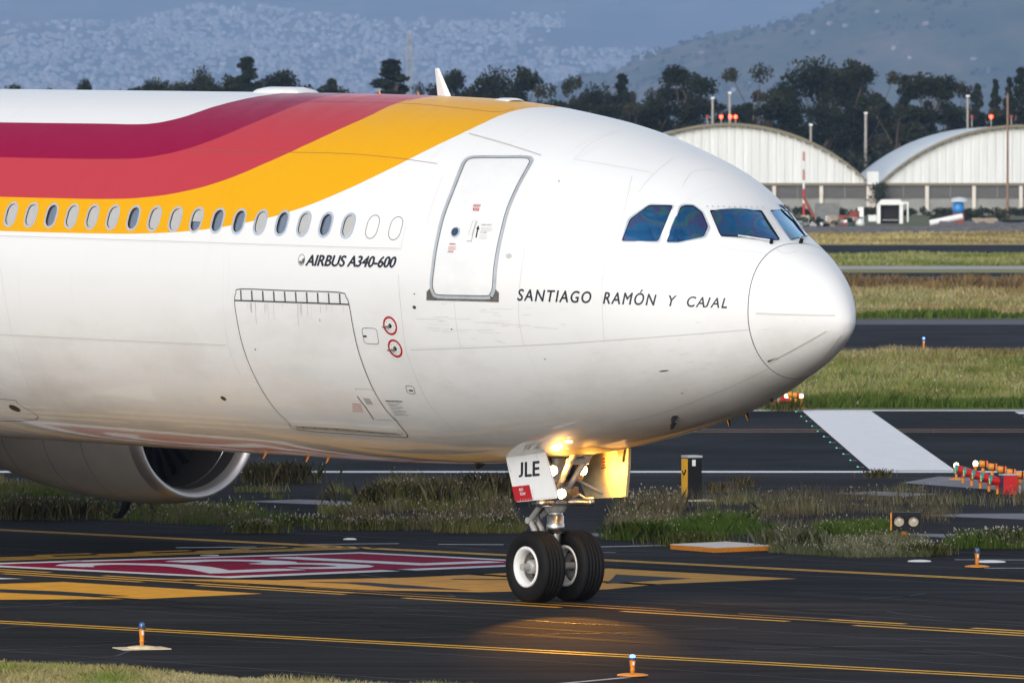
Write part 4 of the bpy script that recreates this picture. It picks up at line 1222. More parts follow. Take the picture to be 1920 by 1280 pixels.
for (x0_, y0_), (x1_, y1_), n_ in (((953, 871), (958, 883), 5), ((1006, 852), (1010, 869), 6), ((998, 918), (1001, 936), 6), ((976, 936.5), (1040, 931.5), 14), ((958, 850), (1016, 842.5), 13)):
    for k in range(n_):
        t = k / (n_ - 1); p = in_plane(x0_ + (x1_ - x0_) * t, y0_ + (y1_ - y0_) * t, YD - .001)
        mb = MB(); mb.lathe([(.0001, .006), (.008, .004), (.009, 0)], tuple(p), (0, -1, 0), 6); mb.build('rivet', m_seam, gdoor)
YP = .72
PD = [(1098, 846), (1126, 845), (1177, 826), (1180, 842), (1179, 880), (1174, 931), (1100, 935), (1088, 905)]
pdoor = side_door('nose_gear_door', PD, YP, .035, m_doorin)
tag(pdoor, 'open port nose gear door lit yellow from inside')
rb = [in_plane(px, py, YP - .03) for px, py in ((1170, 829), (1176, 828), (1178, 842), (1177, 880), (1172.5, 929), (1166, 929.5), (1170.5, 880), (1171.5, 845))]
mb = MB(); mb.prism([tuple(p) for p in rb], (0, .028, 0)); mb.build('door_rib', m_doorin, pdoor)
rb = [in_plane(px, py, YP - .06) for px, py in ((1156, 844), (1170, 842), (1166, 866), (1162, 867))]
mb = MB(); mb.prism([tuple(p) for p in rb], (0, .055, 0)); mb.build('hinge_bracket', m_dsteel, pdoor)
for k in range(3):
    rb = [in_plane(px, py, YP - .004) for px, py in ((1129.5, 858 + k * 6), (1134.5, 857.5 + k * 6), (1134.3, 861.5 + k * 6), (1129.3, 862 + k * 6))]
    link('red_placard', mesh_np('red_placard', rb, [(0, 1, 2, 3)], m_ringred), pdoor)
rb = [in_plane(px, py, YP - .004) for px, py in ((1127, 876), (1136.5, 874.5), (1136.5, 877), (1127, 878.5))]
link('black_placard', mesh_np('black_placard', rb, [(0, 1, 2, 3)], m_blackp), pdoor)

m_lamp = mat('lit_lens', (1, .9, .7), .3, emit=(1.0, .55, .16), estr=45)
def lamp(px, py, y0, r, power, aim, ang):
    c = in_plane(px, py, y0)
    hd = MB(); a = Vector((.93, -.30, -.12)).normalized()
    hd.lathe([(.03, -.16), (r * .8, -.1), (r * 1.08, -.01), (r * 1.08, .012), (r * .98, .012)], tuple(c), tuple(a), 24)
    lm = hd.build('landing_lamp', m_dsteel, airliner)
    ln = MB(); ln.lathe([(r, .0), (r * .9, .025), (r * .6, .05), (.0001, .06)], tuple(c), tuple(a), 24); ln.build('lit_lens', m_lamp, lm)
    ld = bpy.data.lights.new('landing_lamp_light', 'SPOT'); ld.energy = power; ld.color = (1, .42, .06); ld.shadow_soft_size = r; ld.spot_size = R(ang); ld.spot_blend = .6
    lo = bpy.data.objects.new('landing_lamp_light', ld); COL.objects.link(lo); lo.parent = lm
    lo.location = Vector(c) + a * .085
    lo.rotation_euler = (-Vector(aim)).to_track_quat('Z', 'Y').to_euler()
lamp(1036, 882, -.30, .078, 80, (.9, .1, .05), 165)
lamp(1091, 881, .30, .085, 130, (.9, .35, .12), 165)
lamp(1052, 925, -.16, .075, 850, (5.4, -4.6, -1.62), 21)

# ---- port engine, pylon and wings
ES, EY = 26.4, 9.3
ec = np.array([SG - ES, EY, 2.1])
_d = ray(372, 790) @ M_ROT
ex = ec[0]
_t = (EY - EYE_A[1]) / _d[1]; ec = EYE_A + _d * _t
m_nac = mat('nacelle_paint', (.36, .335, .31), .42, .1, coat=.15, var=.1, vscale=2)
m_lip = mat('intake_lip_metal', (.62, .58, .56), .42, .85, var=.06, vscale=4)
def engine(c):
    e = empty('engine'); e.parent = airliner; ax = (-1, 0, .03)
    mb = MB(); mb.lathe([(1.425, .22), (1.47, .5), (1.53, 1.1), (1.55, 1.9), (1.52, 2.9), (1.42, 4.0), (1.24, 5.1), (1.02, 6.0)], c, ax, 72); cowl = mb.build('fan_cowl', m_nac, e)
    lip = [(1.425, .22), (1.40, .1), (1.37, .03), (1.33, 0.0), (1.28, .02), (1.235, .1), (1.205, .26)]
    mb = MB(); mb.lathe(lip, c, ax, 72); mb.build('intake_lip', m_lip, e)
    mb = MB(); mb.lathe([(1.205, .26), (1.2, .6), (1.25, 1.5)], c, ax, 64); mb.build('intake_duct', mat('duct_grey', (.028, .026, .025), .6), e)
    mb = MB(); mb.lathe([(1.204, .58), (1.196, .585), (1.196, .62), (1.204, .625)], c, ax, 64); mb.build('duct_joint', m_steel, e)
    mb = MB(); mb.lathe([(1.25, 1.6), (.0001, 1.62)], c, ax, 48); mb.build('fan_backing', m_interior, e)
    mb = MB(); mb.lathe([(.0001, .85), (.12, .93), (.26, 1.15), (.36, 1.45)], c, ax, 32); mb.build('spinner', m_dsteel, e)
    a, u, w = frame_from(ax)
    for k in range(26):
        t = 2 * math.pi * k / 26; d = u * math.cos(t) + w * math.sin(t); q = a.cross(d); o = Vector(c) + a * 1.42
        mb = MB(); mb.add([o + d * .33 + q * .03 - a * .1, o + d * .33 - q * .05 + a * .12, o + d * 1.23 - q * .22 + a * .06, o + d * 1.23 + q * .02 - a * .06], [(0, 1, 2, 3)]); mb.build('fan_blade', mat('fan_titanium', (.02, .02, .021), .55, .3), e)
    for h in (1.45, 2.55, 3.9):
        r_ = float(np.interp(h, [1.1, 1.9, 2.9, 4.0], [1.53, 1.55, 1.52, 1.42])) + .003
        mb = MB(); mb.lathe([(r_, h), (r_, h + .014)], c, ax, 72); mb.build('cowl_seam', m_gap, e)
    mb = MB(); mb.lathe([(1.0, 5.9), (.8, 6.2), (.45, 7.1)], c, ax, 40); mb.build('exhaust_cone', m_dsteel, e)
    b_ = Vector(c) + Vector((-2.1, 0, -1.52)); mb = MB(); mb.tube(curve([b_ + Vector((.1, 0, .06)), b_ + Vector((0, 0, -.12)), b_ + Vector((-.12, 0, -.22)), b_ + Vector((-.26, 0, -.23))], 4), [.09] * 4 + [.075] * 4 + [.05] * 5, 8); mb.build('drain_mast', m_blackp, e)
    mb = MB(); mb.prism([Vector(c) + Vector(v) for v in ((-1.6, -.2, 1.3), (-8, -.2, 2.2), (-8.5, -.2, 1.1), (-5.5, -.2, .6))], (0, .4, 0)); mb.build('pylon', m_nac, e)
    return e
engine(tuple(ec))
engine((ec[0], -ec[1], ec[2]))
for sy in (1, -1):
    mb = MB(); secs = []
    for yb, xle, chd, zz, th in ((2.4, SG - 26.5, 12.5, HZ - 1.55, 1.5), (9.4, SG - 32.5, 8.2, HZ - .95, .95), (19, SG - 39.5, 5.2, HZ + .05, .5), (30, SG - 47.5, 2.6, HZ + 1.3, .2)):
        secs.append([(xle - chd * u_, sy * yb, zz + th * v_) for u_, v_ in ((0, 0), (.06, .32), (.3, .55), (.65, .4), (1, .05), (.65, -.2), (.3, -.42), (.06, -.25))])
    vv = [p for s_ in secs for p in s_]
    mb.add(vv, [(i * 8 + k, i * 8 + (k + 1) % 8, (i + 1) * 8 + (k + 1) % 8, (i + 1) * 8 + k) for i in range(3) for k in range(8)] + [tuple(range(24, 32))], True)
    mb.build('wing', m_nac, airliner)
for sy in (1, -1):
    for dx in (0, 2.0):
        for dy in (-.7, .7):
            mb = MB(); mb.lathe([(.3, -.22), (.6, -.24), (.7, -.16), (.7, .16), (.6, .24), (.3, .22), (.12, .1)], (SG - 38 - dx, sy * 5.3 + dy, .7), (0, 1, 0), 32); mb.build('main_wheel', m_tyre, airliner)
    mb = MB(); mb.tube([(SG - 39, sy * 5.3, .7), (SG - 39, sy * 5.0, 3.4)], .2, 14); mb.tube([(SG - 38, sy * 5.3, .7), (SG - 40, sy * 5.3, .7)], .14, 10); mb.build('main_gear_leg', m_gear, airliner)

# ---- windscreen wipers
def wiper(a_px, b_px, pivot_px):
    w = line_on_skin('wiper_blade', [a_px, b_px], .022, .03, m_blackp, airliner, 4)
    s_ = [skin(*p) for p in (pivot_px, ((a_px[0] + b_px[0]) / 2, (a_px[1] + b_px[1]) / 2))]
    P, N = put(None, np.array(s_), .05)
    mb = MB(); mb.tube([P[0], P[1]], .012, 6); mb.build('wiper_arm', m_frame, w)
    mb = MB(); mb.tube([P[0] - N[0] * .06, P[0] + N[0] * .02], .028, 10); mb.build('wiper_pivot', m_blackp, w)
wiper((1352, 443.5), (1416, 449), (1446, 456))
wiper((1483, 452), (1513, 445.5), (1501, 455.5))
# row of fasteners along the windscreen sill
for k in range(11):
    c = skin(1326 + k * 10.4, 387.3 + .14 * k); patch('frame_bolt', ring_sp(c, .014, .012, 8), .004, m_gap, fuselage)

# ---- rivet rows
m_rivet = mat('rivet_grey', (.42, .41, .40), .6)  # flat grey for the rivet heads
def rivet_rows(name, lines, parent, gap=.045, r_=.0055):
    VV, NN, FF = [], [], []
    for pts in lines:
        q = np.array(to_skin(curve(pts, 4))); P = skin_pt(q[:, 0], q[:, 1]); d = np.concatenate([[0], np.cumsum(np.linalg.norm(np.diff(P, axis=0), axis=1))])
        for t in np.arange(0, d[-1], gap):
            s_, p_ = np.interp(t, d, q[:, 0]), np.interp(t, d, q[:, 1]); rg = np.array(ring_sp((s_, p_), r_, r_, 6)); A_, N_ = put(None, rg, .0022); b_ = len(VV)
            VV += list(A_); NN += list(N_); FF.append(tuple(range(b_, b_ + 6)))
    o = finish(name, np.array(VV), np.array(NN), FF, m_rivet, parent); o['kind'] = 'stuff'
cg = [(p[0], p[1]) for p in CARGO]
rivet_rows('rivet_rows', [[(p[0] + (600 - p[0]) * .03 * -1, p[1] - (1 if p[1] < 650 else -3)) for p in cg], [(1160, 456), (1177, 409), (1215, 381), (1266, 381)], [(1166, 456.5), (1236, 457), (1268, 386)], [(1247, 458), (1274, 459), (1324, 447), (1333, 425)],
    [(1340, 388), (1440, 389.5)], [(1346, 449), (1400, 453), (1460, 457)], [(1433, 395), (1470, 452)], [(1438, 394), (1476, 452)], [(1225, 459), (1160, 466), (1140, 520), (1136, 600)],
    [(1300, 760), (1200, 788)], [(880, 300), (985, 300.5)], [(770, 652), (900, 648)], [(1090, 301), (1220, 322)], [(0, 445), (400, 458), (750, 469)], [(0, 630), (424, 650)], [(420, 480), (418, 560), (423, 615)], [(430, 470), (428, 560)]], fuselage)

# ================================================================== BUILDINGS, TREES, PLANTS AND AIRFIELD EQUIPMENT
# ---- pilots in the flight deck
def pilot(px_side, label, face):
    mw = Matrix(((M_ROT[0][0], M_ROT[0][1], M_ROT[0][2], GX), (M_ROT[1][0], M_ROT[1][1], M_ROT[1][2], GY), (M_ROT[2][0], M_ROT[2][1], M_ROT[2][2], 0), (0, 0, 0, 1)))
    seat = Vector((SG - 3.36, px_side * .55, HZ + .50))
    V = [(0, 0, .02), (-.05, 0, .25), (-.08, 0, .48), (-.06, 0, .58), (-.04, 0, .64), (-.02, 0, .74), (-.02, 0, .84),
         (-.07, .19, .50), (.05, .25, .26), (.3, .2, .25), (.38, .18, .27), (-.07, -.19, .50), (.05, -.25, .26), (.3, -.2, .25), (.38, -.18, .27),
         (.1, .1, .03), (.48, .12, .05), (.52, .12, -.36), (.62, .12, -.4), (.1, -.1, .03), (.48, -.12, .05), (.52, -.12, -.36), (.62, -.12, -.4), (.08, 0, .755)]
    Ed = [(0, 1), (1, 2), (2, 3), (3, 4), (4, 5), (5, 6), (2, 7), (7, 8), (8, 9), (9, 10), (2, 11), (11, 12), (12, 13), (13, 14), (0, 15), (15, 16), (16, 17), (17, 18), (0, 19), (19, 20), (20, 21), (21, 22), (5, 23)]
    rad = [.15, .15, .14, .06, .055, .085, .09, .07, .05, .038, .045, .07, .05, .038, .045, .09, .07, .05, .045, .09, .07, .05, .045, .02]
    me = bpy.data.meshes.new('person'); me.from_pydata(V, Ed, []); me.update()
    o = bpy.data.objects.new('person', me); COL.objects.link(o)
    o.matrix_world = mw @ Matrix.Translation(seat)
    bm = bmesh.new(); bm.from_mesh(me); ly = bm.verts.layers.skin.verify(); bm.verts.ensure_lookup_table()
    for v, r_ in zip(bm.verts, rad): v[ly].radius = (r_, r_)
    bm.verts[0][ly].use_root = True
    bm.to_mesh(me); bm.free()
    o.modifiers.new('skin', 'SKIN'); sb = o.modifiers.new('smooth', 'SUBSURF'); sb.levels = sb.render_levels = 2
    m = bpy.data.materials.new('pilot_clothing'); m.use_nodes = True; nt = m.node_tree; L = nt.links.new
    tc = nt.nodes.new('ShaderNodeTexCoord'); sx = nt.nodes.new('ShaderNodeSeparateXYZ'); L(tc.outputs['Object'], sx.inputs[0])
    cr = nt.nodes.new('ShaderNodeValToRGB'); cr.color_ramp.interpolation = 'CONSTANT'
    cr.color_ramp.elements[0].color = (.02, .025, .05, 1); cr.color_ramp.elements[1].position = .12; cr.color_ramp.elements[1].color = (.75, .76, .78, 1)
    e = cr.color_ramp.elements.new(.60); e.color = (.5, .28, .19, 1); e = cr.color_ramp.elements.new(.83); e.color = (.03, .02, .015, 1)
    L(sx.outputs[2], cr.inputs[0]); L(cr.outputs[0], nt.nodes['Principled BSDF'].inputs['Base Color']); nt.nodes['Principled BSDF'].inputs['Roughness'].default_value = .7
    me.materials.append(m)
    tag(o, label, 'person', 'pilots in the cockpit')
pilot(-1, 'person in a white shirt seated behind the nearer cockpit side window', 1)
pilot(1, 'person in a white shirt seated on the far side of the cockpit', 1)

# ---- trees
def leaf_cloud(centres, radii, per, size, cols, r):
    n = len(centres) * per
    c = np.repeat(centres, per, 0); rr = np.repeat(radii, per)
    d = r.normal(size=(n, 3)); d /= np.linalg.norm(d, axis=1)[:, None]
    p = c + d * (rr * r.random(n) ** .45)[:, None] * np.array([1, 1, .8])
    u = r.normal(size=(n, 3)); u /= np.linalg.norm(u, axis=1)[:, None]
    w = np.cross(u, r.normal(size=(n, 3))); w /= np.linalg.norm(w, axis=1)[:, None]
    s_ = size * (.6 + .8 * r.random(n))[:, None]
    V = np.stack([p - u * s_, p + w * s_ * .5, p + u * s_, p - w * s_ * .5], 1).reshape(-1, 3)
    Fq = np.arange(4 * n).reshape(-1, 4)
    k = np.repeat(r.integers(0, len(cols), len(centres)), per)
    col = np.array(cols)[k] * (.65 + .7 * r.random(n))[:, None]
    return V, Fq, np.repeat(col, 4, 0)

m_leaf = mat('tree_leaves', (.05, .07, .025), .7, spec=.25, tint=True, transl=.25)
m_bark = mat('tree_bark', (.11, .085, .065), .9, var=.3, vscale=2)
G1 = [(.010, .016, .005), (.016, .023, .007), (.024, .030, .011)]
G2 = [(.036, .039, .016), (.050, .047, .021), (.028, .035, .013)]
G3 = [(.013, .020, .010), (.019, .029, .013), (.016, .027, .009)]

def make_tree(kind, seed):
    r = np.random.default_rng(seed); H = 18.0
    mb = MB(); cs, rd = [], []
    lean = r.normal(0, .3, 2)
    def limb(a, b, r0, r1):
        a, b = np.array(a), np.array(b); m_ = (a + b) / 2 + r.normal(0, .25, 3); mb.tube([a, m_, b], [r0, (r0 + r1) / 2, r1], 6, False)
    top = np.array([lean[0], lean[1], H * (.62 if kind != 'cone' else .95)])
    mb.tube([(0, 0, -.3), tuple(top * .5 + np.array([r.normal(0, .2), r.normal(0, .2), 0])), tuple(top)], [.42, .3, .1], 8, False)
    if kind == 'broad':
        for k in range(15):
            t = 2 * math.pi * (k / 15 + r.random() * .06) * 2.3; hh = H * (.36 + .58 * r.random()); rw = H * .24 * math.sin(min(1, max(.12, (hh / H - .22) / .8)) * math.pi) ** .6
            c = np.array([math.cos(t) * rw, math.sin(t) * rw, hh]); limb((lean[0] * .4, lean[1] * .4, hh * .62), c, .13, .04); cs.append(c); rd.append(1.5 + r.random() * 1.1)
        for k in range(6): cs.append(np.array([r.normal(0, 1.2), r.normal(0, 1.2), H * (.74 + .21 * r.random())])); rd.append(1.5 + .5 * r.random())
        per, size, cols = 240, .29, G1
    elif kind == 'ragged':
        for k in range(13):
            t = r.random() * 6.28; hh = H * (.42 + .55 * r.random()); rw = H * .17 * (.4 + r.random())
            c = np.array([math.cos(t) * rw, math.sin(t) * rw, hh]); limb((lean[0] * .4, lean[1] * .4, hh * .6), c, .11, .03); cs.append(c); rd.append(.9 + r.random() * .9)
        per, size, cols = 190, .26, G2
    elif kind == 'cone':
        for k in range(26):
            f = k / 25; hh = H * (.12 + .86 * f); rw = H * .13 * (1 - f) ** .8; t = k * 2.4
            c = np.array([math.cos(t) * rw, math.sin(t) * rw, hh]); cs.append(c); rd.append(.55 + 1.3 * (1 - f))
            if k % 3 == 0: limb((0, 0, hh), c, .06, .02)
        per, size, cols = 170, .26, G3
    else:                                       # umbrella
        for k in range(11):
            t = r.random() * 6.28; hh = H * (.78 + .17 * r.random()); rw = H * .16 * r.random() ** .5
            c = np.array([math.cos(t) * rw, math.sin(t) * rw, hh]); limb((lean[0] * .6, lean[1] * .6, H * .58), c, .12, .04); cs.append(c); rd.append(1.1 + r.random() * .7)
        for k in range(4):
            c = np.array([(-1) ** k * H * .15, r.normal(0, 1.5), H * (.5 + .06 * k)]); limb((0, 0, H * .4), c, .1, .03); cs.append(c); rd.append(1.2)
        per, size, cols = 220, .27, G1
    V, Fq, C_ = leaf_cloud(np.array(cs), np.array(rd), per, size, cols, r)
    return mb.mesh('trunk', m_bark), mesh_np('crown', V, Fq, m_leaf, colors=C_)
TREES = {k: [make_tree(k, 100 + 7 * i + j) for j in range(2)] for i, k in enumerate(('broad', 'ragged', 'cone', 'umbrella'))}
KIND_WORDS = dict(broad='dark broad-crowned tree', ragged='loose olive-green ragged tree', cone='narrow pointed conifer', umbrella='tall flat-topped tree')
def plant_tree(px, ytop, kind, Y, wide, label, j):
    b = at(px, Y); H = height_at(ytop, Y)
    t = empty('tree', b, rng.random() * 6.28); t.scale = (wide * H / 18, wide * H / 18, H / 18)
    tr, cr = TREES[kind][j % 2]
    link('trunk', tr, t); link('crown', cr, t)
    tag(t, label, 'tree', 'trees behind the hangars')
BACK = [(18, 164, 'broad', .8, 'lowest tree top at the left edge over the white roof line'), (92, 161, 'ragged', .6, 'low twiggy tree top just left of the round bush on the roof line'), (154, 154, 'broad', .5, 'small round tree top alone over the white fuselage'),
        (290, 150, 'umbrella', .6, 'small leaning tree top left of the low pale tree'), (335, 149, 'ragged', .8, 'low pale tree left of the twin dark crowns'), (392, 130, 'broad', .55, 'slim twin-topped tree left of the tallest left tree'), (428, 146, 'broad', .6, 'low dark tree tucked against the tallest left tree'),
        (464, 108, 'cone', 1.5, 'tallest dark tree over the antenna fairing'), (540, 138, 'broad', 1.0, 'spreading dark tree right above the antenna fairing'), (622, 149, 'cone', 1.2, 'small pointed tree right of the antenna fairing'),
        (734, 113, 'cone', 2.0, 'wide-based dark tree in front of the lattice mast'), (795, 152, 'ragged', .7, 'low tree left of the blade antenna'), (845, 136, 'broad', .7, 'dark tree behind the blade antenna'), (915, 130, 'broad', .75, 'round-topped tree right of the blade antenna'),
        (978, 130, 'broad', .7, 'dark tree over the forward edge of the yellow stripe'), (1035, 152, 'ragged', .8, 'low airy tree over the forward crown'), (1072, 138, 'ragged', .5, 'thin sprig-topped tree over the forward crown'), (1112, 160, 'broad', .7, 'brownish low tree left of the dense column'),
        (1166, 140, 'cone', 1.1, 'dense upright column of a tree left of the hangar'), (1212, 163, 'ragged', .8, 'low ragged tree left of the flat-topped tree'), (1292, 120, 'umbrella', 1.1, 'flat-topped tree above the nearer hangar roof crest'), (1412, 117, 'ragged', 1.0, 'tall pale pyramid-shaped tree above the left hangar'),
        (1470, 160, 'broad', .7, 'low dark tree between the pyramid tree and the big tree'), (1548, 112, 'broad', 1.0, 'biggest dark tree above the gap between hangars'), (1592, 118, 'broad', .8, 'right shoulder tree of the biggest dark tree'), (1645, 123, 'ragged', 1.0, 'loose brownish-crowned tree right of the biggest tree'),
        (1696, 142, 'cone', 1.0, 'tree with pointed top right of the brownish tree'), (1745, 140, 'umbrella', 1.2, 'spreading tree with pale bare limbs'), (1795, 150, 'ragged', .8, 'olive tree left of the row of conifers'), (1832, 158, 'cone', .8, 'short conifer left of the tall pole'),
        (1866, 150, 'cone', .7, 'first pointed conifer beside the tall pole'), (1892, 146, 'cone', .7, 'second pointed conifer beside the tall pole'), (1914, 128, 'cone', 1.0, 'tall conifer cut by the right edge')]
for i, (px, yt, kd, wd, lb) in enumerate(BACK): plant_tree(px, yt, kd, 1135 + 12 * (i % 3), wd, lb + ', ' + ('dark green' if kd != 'ragged' else 'olive green'), i)
for i in range(40):                                           # lower trees that close the row
    px = 285 + i * 42 + rng.normal(0, 8)
    kd = ('broad', 'ragged', 'broad', 'cone')[i % 4]
    nb_ = min(BACK, key=lambda b_: abs(b_[0] - px))
    plant_tree(px, (np.interp(px, [285, 640, 760], [160, 160, 182]) + rng.random() * np.interp(px, [640, 760], [10, 26])), kd, 1104 + 7 * (i % 3), 1.25, f'low dark tree in the row behind the hangars, {nth(i % 20)} from the ' + ('left' if i < 20 else 'middle rightwards'), i)
m_hedge = mat('hedge_leaves', (.03, .042, .018), .8, tint=True)
def bush(name, b, w, d, h, n, size, cols, label, category, group=None, mt=None, z0=0.0):
    cs = np.stack([rng.normal(0, w * .28, n), rng.normal(0, d * .28, n), h * (.15 + .6 * rng.random(n))], -1)
    V, Fq, C_ = leaf_cloud(cs, np.full(n, h * .3), 40, size, cols, rng)
    V[:, 2] = np.maximum(V[:, 2], 0) + z0
    return tag(link(name, mesh_np(name, V, Fq, mt or m_hedge, colors=C_), None, b), label, category, group)
for k in range(16):
    b = at(1225 + k * 48, 1090); bush('shrub', b, 5.5, 2, 7.5 + 2 * rng.random(), 20, .35, G3, f'dark shrub in the thicket behind the hangars, {nth(k)} from the left', 'shrub', 'thicket behind the hangars')

# ---- hangars
m_gable = mat('ribbed_gable_sheet', (.71, .715, .70), .55, var=.13, vscale=.7, stretch=(2.2, 1, .12))
m_roof = mat('roof_sheet', (.52, .58, .62), .45, .2, var=.1, vscale=.3)
m_col = mat('cream_column', (.68, .62, .55), .7, var=.08, vscale=1)
m_louv = mat('louvre_block', (.10, .095, .095), .8, var=.3, vscale=1.5, stretch=(1, 1, 6))
m_wall = mat('grey_render', (.27, .27, .25), .85, var=.15, vscale=.6)
m_brk = mat('bracket_timber', (.22, .19, .13), .8)
HY, HDEP = 1000.0, 80.0
def hangar(px_c, px_l, px_r, py_top, label, flip):
    xc, xl, xr = ((p - 960) * HY / FOC for p in (px_c, px_l, px_r))
    z_e, z_t = height_at(344, HY), height_at(py_top, HY)
    h = empty('hangar', (xc, HY, 0)); tag(h, label, 'hangar', 'arched hangars')
    xl -= xc; xr -= xc; half = (xr - xl) / 2; rise = z_t - z_e; Rr = (half * half + rise * rise) / (2 * rise)
    arch = lambda x: z_t - Rr + math.sqrt(max(Rr * Rr - x * x, 0)) if abs(x) < Rr else z_e
    n = 40; xs = [xl + (xr - xl) * k / n for k in range(n + 1)]
    mb = MB(); vv = []
    for y in (-.8, HDEP):
        for x in xs: vv.append((x, y, arch(x) + .12))
        for x in xs: vv.append((x, y, arch(x) - .03))
    m2 = n + 1
    fc_ = []
    for k in range(n):
        fc_ += [(k, k + 1, 2 * m2 + k + 1, 2 * m2 + k), (m2 + k, 3 * m2 + k, 3 * m2 + k + 1, m2 + k + 1), (k, m2 + k, m2 + k + 1, k + 1)]
    mb.add(vv, fc_, True); roof = mb.build('roof', m_roof, h)
    mb = MB()
    for k in range(n):
        x0_, x1_ = xs[k], xs[k + 1]; mb.add([(x0_, -.86, arch(x0_) - .12), (x1_, -.86, arch(x1_) - .12), (x1_, -.86, arch(x1_) + .2), (x0_, -.86, arch(x0_) + .2)], [(0, 1, 2, 3)])
    mb.build('roof_edge', m_brk, roof)
    ns = 34; pw = (xr - xl) / ns
    for k in range(ns):
        a_, b_ = xl + k * pw, xl + (k + 1) * pw; rib = pw * .22
        pr = [(a_, 0), (a_ + rib, 0), (a_ + rib * 1.4, -.09), (b_ - rib * .4, -.09), (b_, 0)]
        mb = MB(); vv = [(x, y, z_e) for x, y in pr] + [(x, y, arch(x) - .04) for x, y in pr]
        mb.add(vv, [(i, i + 1, i + 6, i + 5) for i in range(4)]); mb.build('gable_sheet', m_gable, h)
        if k % 1 == 0:
            xm = (a_ + b_) / 2; mb = MB(); mb.box((xm, -.45, arch(xm) - .22), (.16, .7, .2)); mb.build('bracket', m_brk, h)
    mb = MB(); mb.box(((xl + xr) / 2, -.1, z_e - .1), (xr - xl, .3, .3)); mb.build('lintel', m_brk, h)
    nb_ = 6; bw = (xr - xl) / nb_
    for k in range(nb_):
        x0_ = xl + k * bw
        mb = MB(); mb.box((x0_ + bw / 2, .15, (z_e + 1.9) / 2 + .05 - .0), (bw, .1, z_e - 1.9 - .3)); lv = mb.build('louvre_panel', m_louv, h)
        lv.location = (0, 0, 0)
        for q in range(6):
            mb = MB(); mb.box((x0_ + bw / 2, .06, 2.05 + q * .25), (bw - .3, .06, .05), rx=.4); mb.build('louvre_blade', mat('louvre_metal', (.24, .23, .22), .6), lv)
        mb = MB(); mb.box((x0_ + bw / 2, .1, .95), (bw, .16, 1.9)); mb.build('wall_panel', m_wall, h)
        mb = MB(); mb.box((x0_, -.08, z_e / 2 - .15), (.42, .4, z_e - .3)); mb.build('column', m_col, h)
        mb = MB(); mb.box((x0_ + bw / 2, -.02, 2.0), (.09, .1, z_e + 1.2 - 2.0)) if False else mb.box((x0_ + bw / 2, -.0, (1.9 + z_e) / 2), (.09, .2, z_e - 1.95)); mb.build('mullion', m_wall, h)
    mb = MB(); mb.box((xr, -.08, z_e / 2 - .15), (.42, .4, z_e - .3)); mb.build('column', m_col, h)
    mb = MB(); mb.box(((xl + xr) / 2, HDEP / 2, z_e / 2 - .1), (xr - xl - .1, HDEP - .6, z_e - .2)); mb.build('hall_body', m_wall, h)
    return h
hangar(1364, 1098, 1628, 234, 'cream arched hangar partly hidden by the airliner nose', 0)
hangar(1914, 1650, 2178, 237, 'cream arched hangar cut by the right edge of the picture', 1)
g = empty('gutter_pillar', at(1636, HY - .4)); tag(g, 'pale concrete pillar with gutter box between the two hangars', 'pillar')
mb = MB(); mb.box((0, 0, 1.75), (.75, .6, 3.5)); mb.build('pillar', m_col, g)
mb = MB(); mb.box((0, -.2, 4.35), (1.35, 1.0, 1.5)); mb.build('gutter_box', m_gable, g)
bush('climbing_shrub', at(1647, HY - 2), 1.4, 1, 2.8, 14, .16, G3, 'dark shrub climbing beside the gutter pillar', 'shrub', z0=1.2)
for k in range(2):
    hb_ = at(1560 + 240 * k, 990); V, Fq, C_ = leaf_cloud(np.stack([rng.uniform(-8, 8, 90), rng.normal(0, .2, 90), .15 + .6 * rng.random(90)], -1), np.full(90, .45), 24, .2, G3, rng)
    tag(link('hedge', mesh_np('hedge', V, Fq, m_hedge, colors=C_), None, hb_), 'low dark hedge along the foot of the hangar wall ' + ('left of the pillar' if k == 0 else 'right of the pillar'), 'hedge')

# ---- poles and obstruction lights
m_pole = mat('weathered_pole', (.36, .33, .29), .7, var=.2, vscale=1)
m_rust = mat('rusty_pole', (.26, .16, .11), .8, var=.3, vscale=1)
def pole(px, y_top, y_bot, Y, r_, label, mt=None, headlamp=True):
    zt_, zb_ = height_at(y_top, Y), height_at(y_bot, Y)
    b = at(px, Y); p = empty('pole', b); tag(p, label, 'pole', 'poles around the hangars')
    mb = MB(); mb.tube([(0, 0, 0), (0, 0, zt_)], [r_, r_ * .75], 8); mb.build('mast', mt or m_pole, p)
    if headlamp: mb = MB(); mb.box((0, -.1, zt_ + .12), (.42, .5, .24)); mb.build('lamp_head', m_wpaint, p)
pole(1336, 186, 240, 1084, .2, 'shorter pole left of the red lights above the left hangar')
pole(1368, 176, 240, 1086, .2, 'taller pole beside the red lights above the left hangar')
pole(1520, 236, 262, 1085, .2, 'short pole peeking over the left hangar slope')
pole(1623, 214, 300, 1090, .24, 'pale pole standing in the gap between the hangars')
pole(1814, 182, 240, 1085, .18, 'thin pole above the right hangar, left of the rusty one')
pole(1889, 176, 412, 985, .16, 'tall rusty pole in front of the right hangar', m_rust, False)
m_redlit = mat('red_obstruction_lens', (.6, .02, .01), .3, emit=(1, .05, .02), estr=9)
m_redoff = mat('dim_obstruction_lens', (.3, .04, .03), .3)
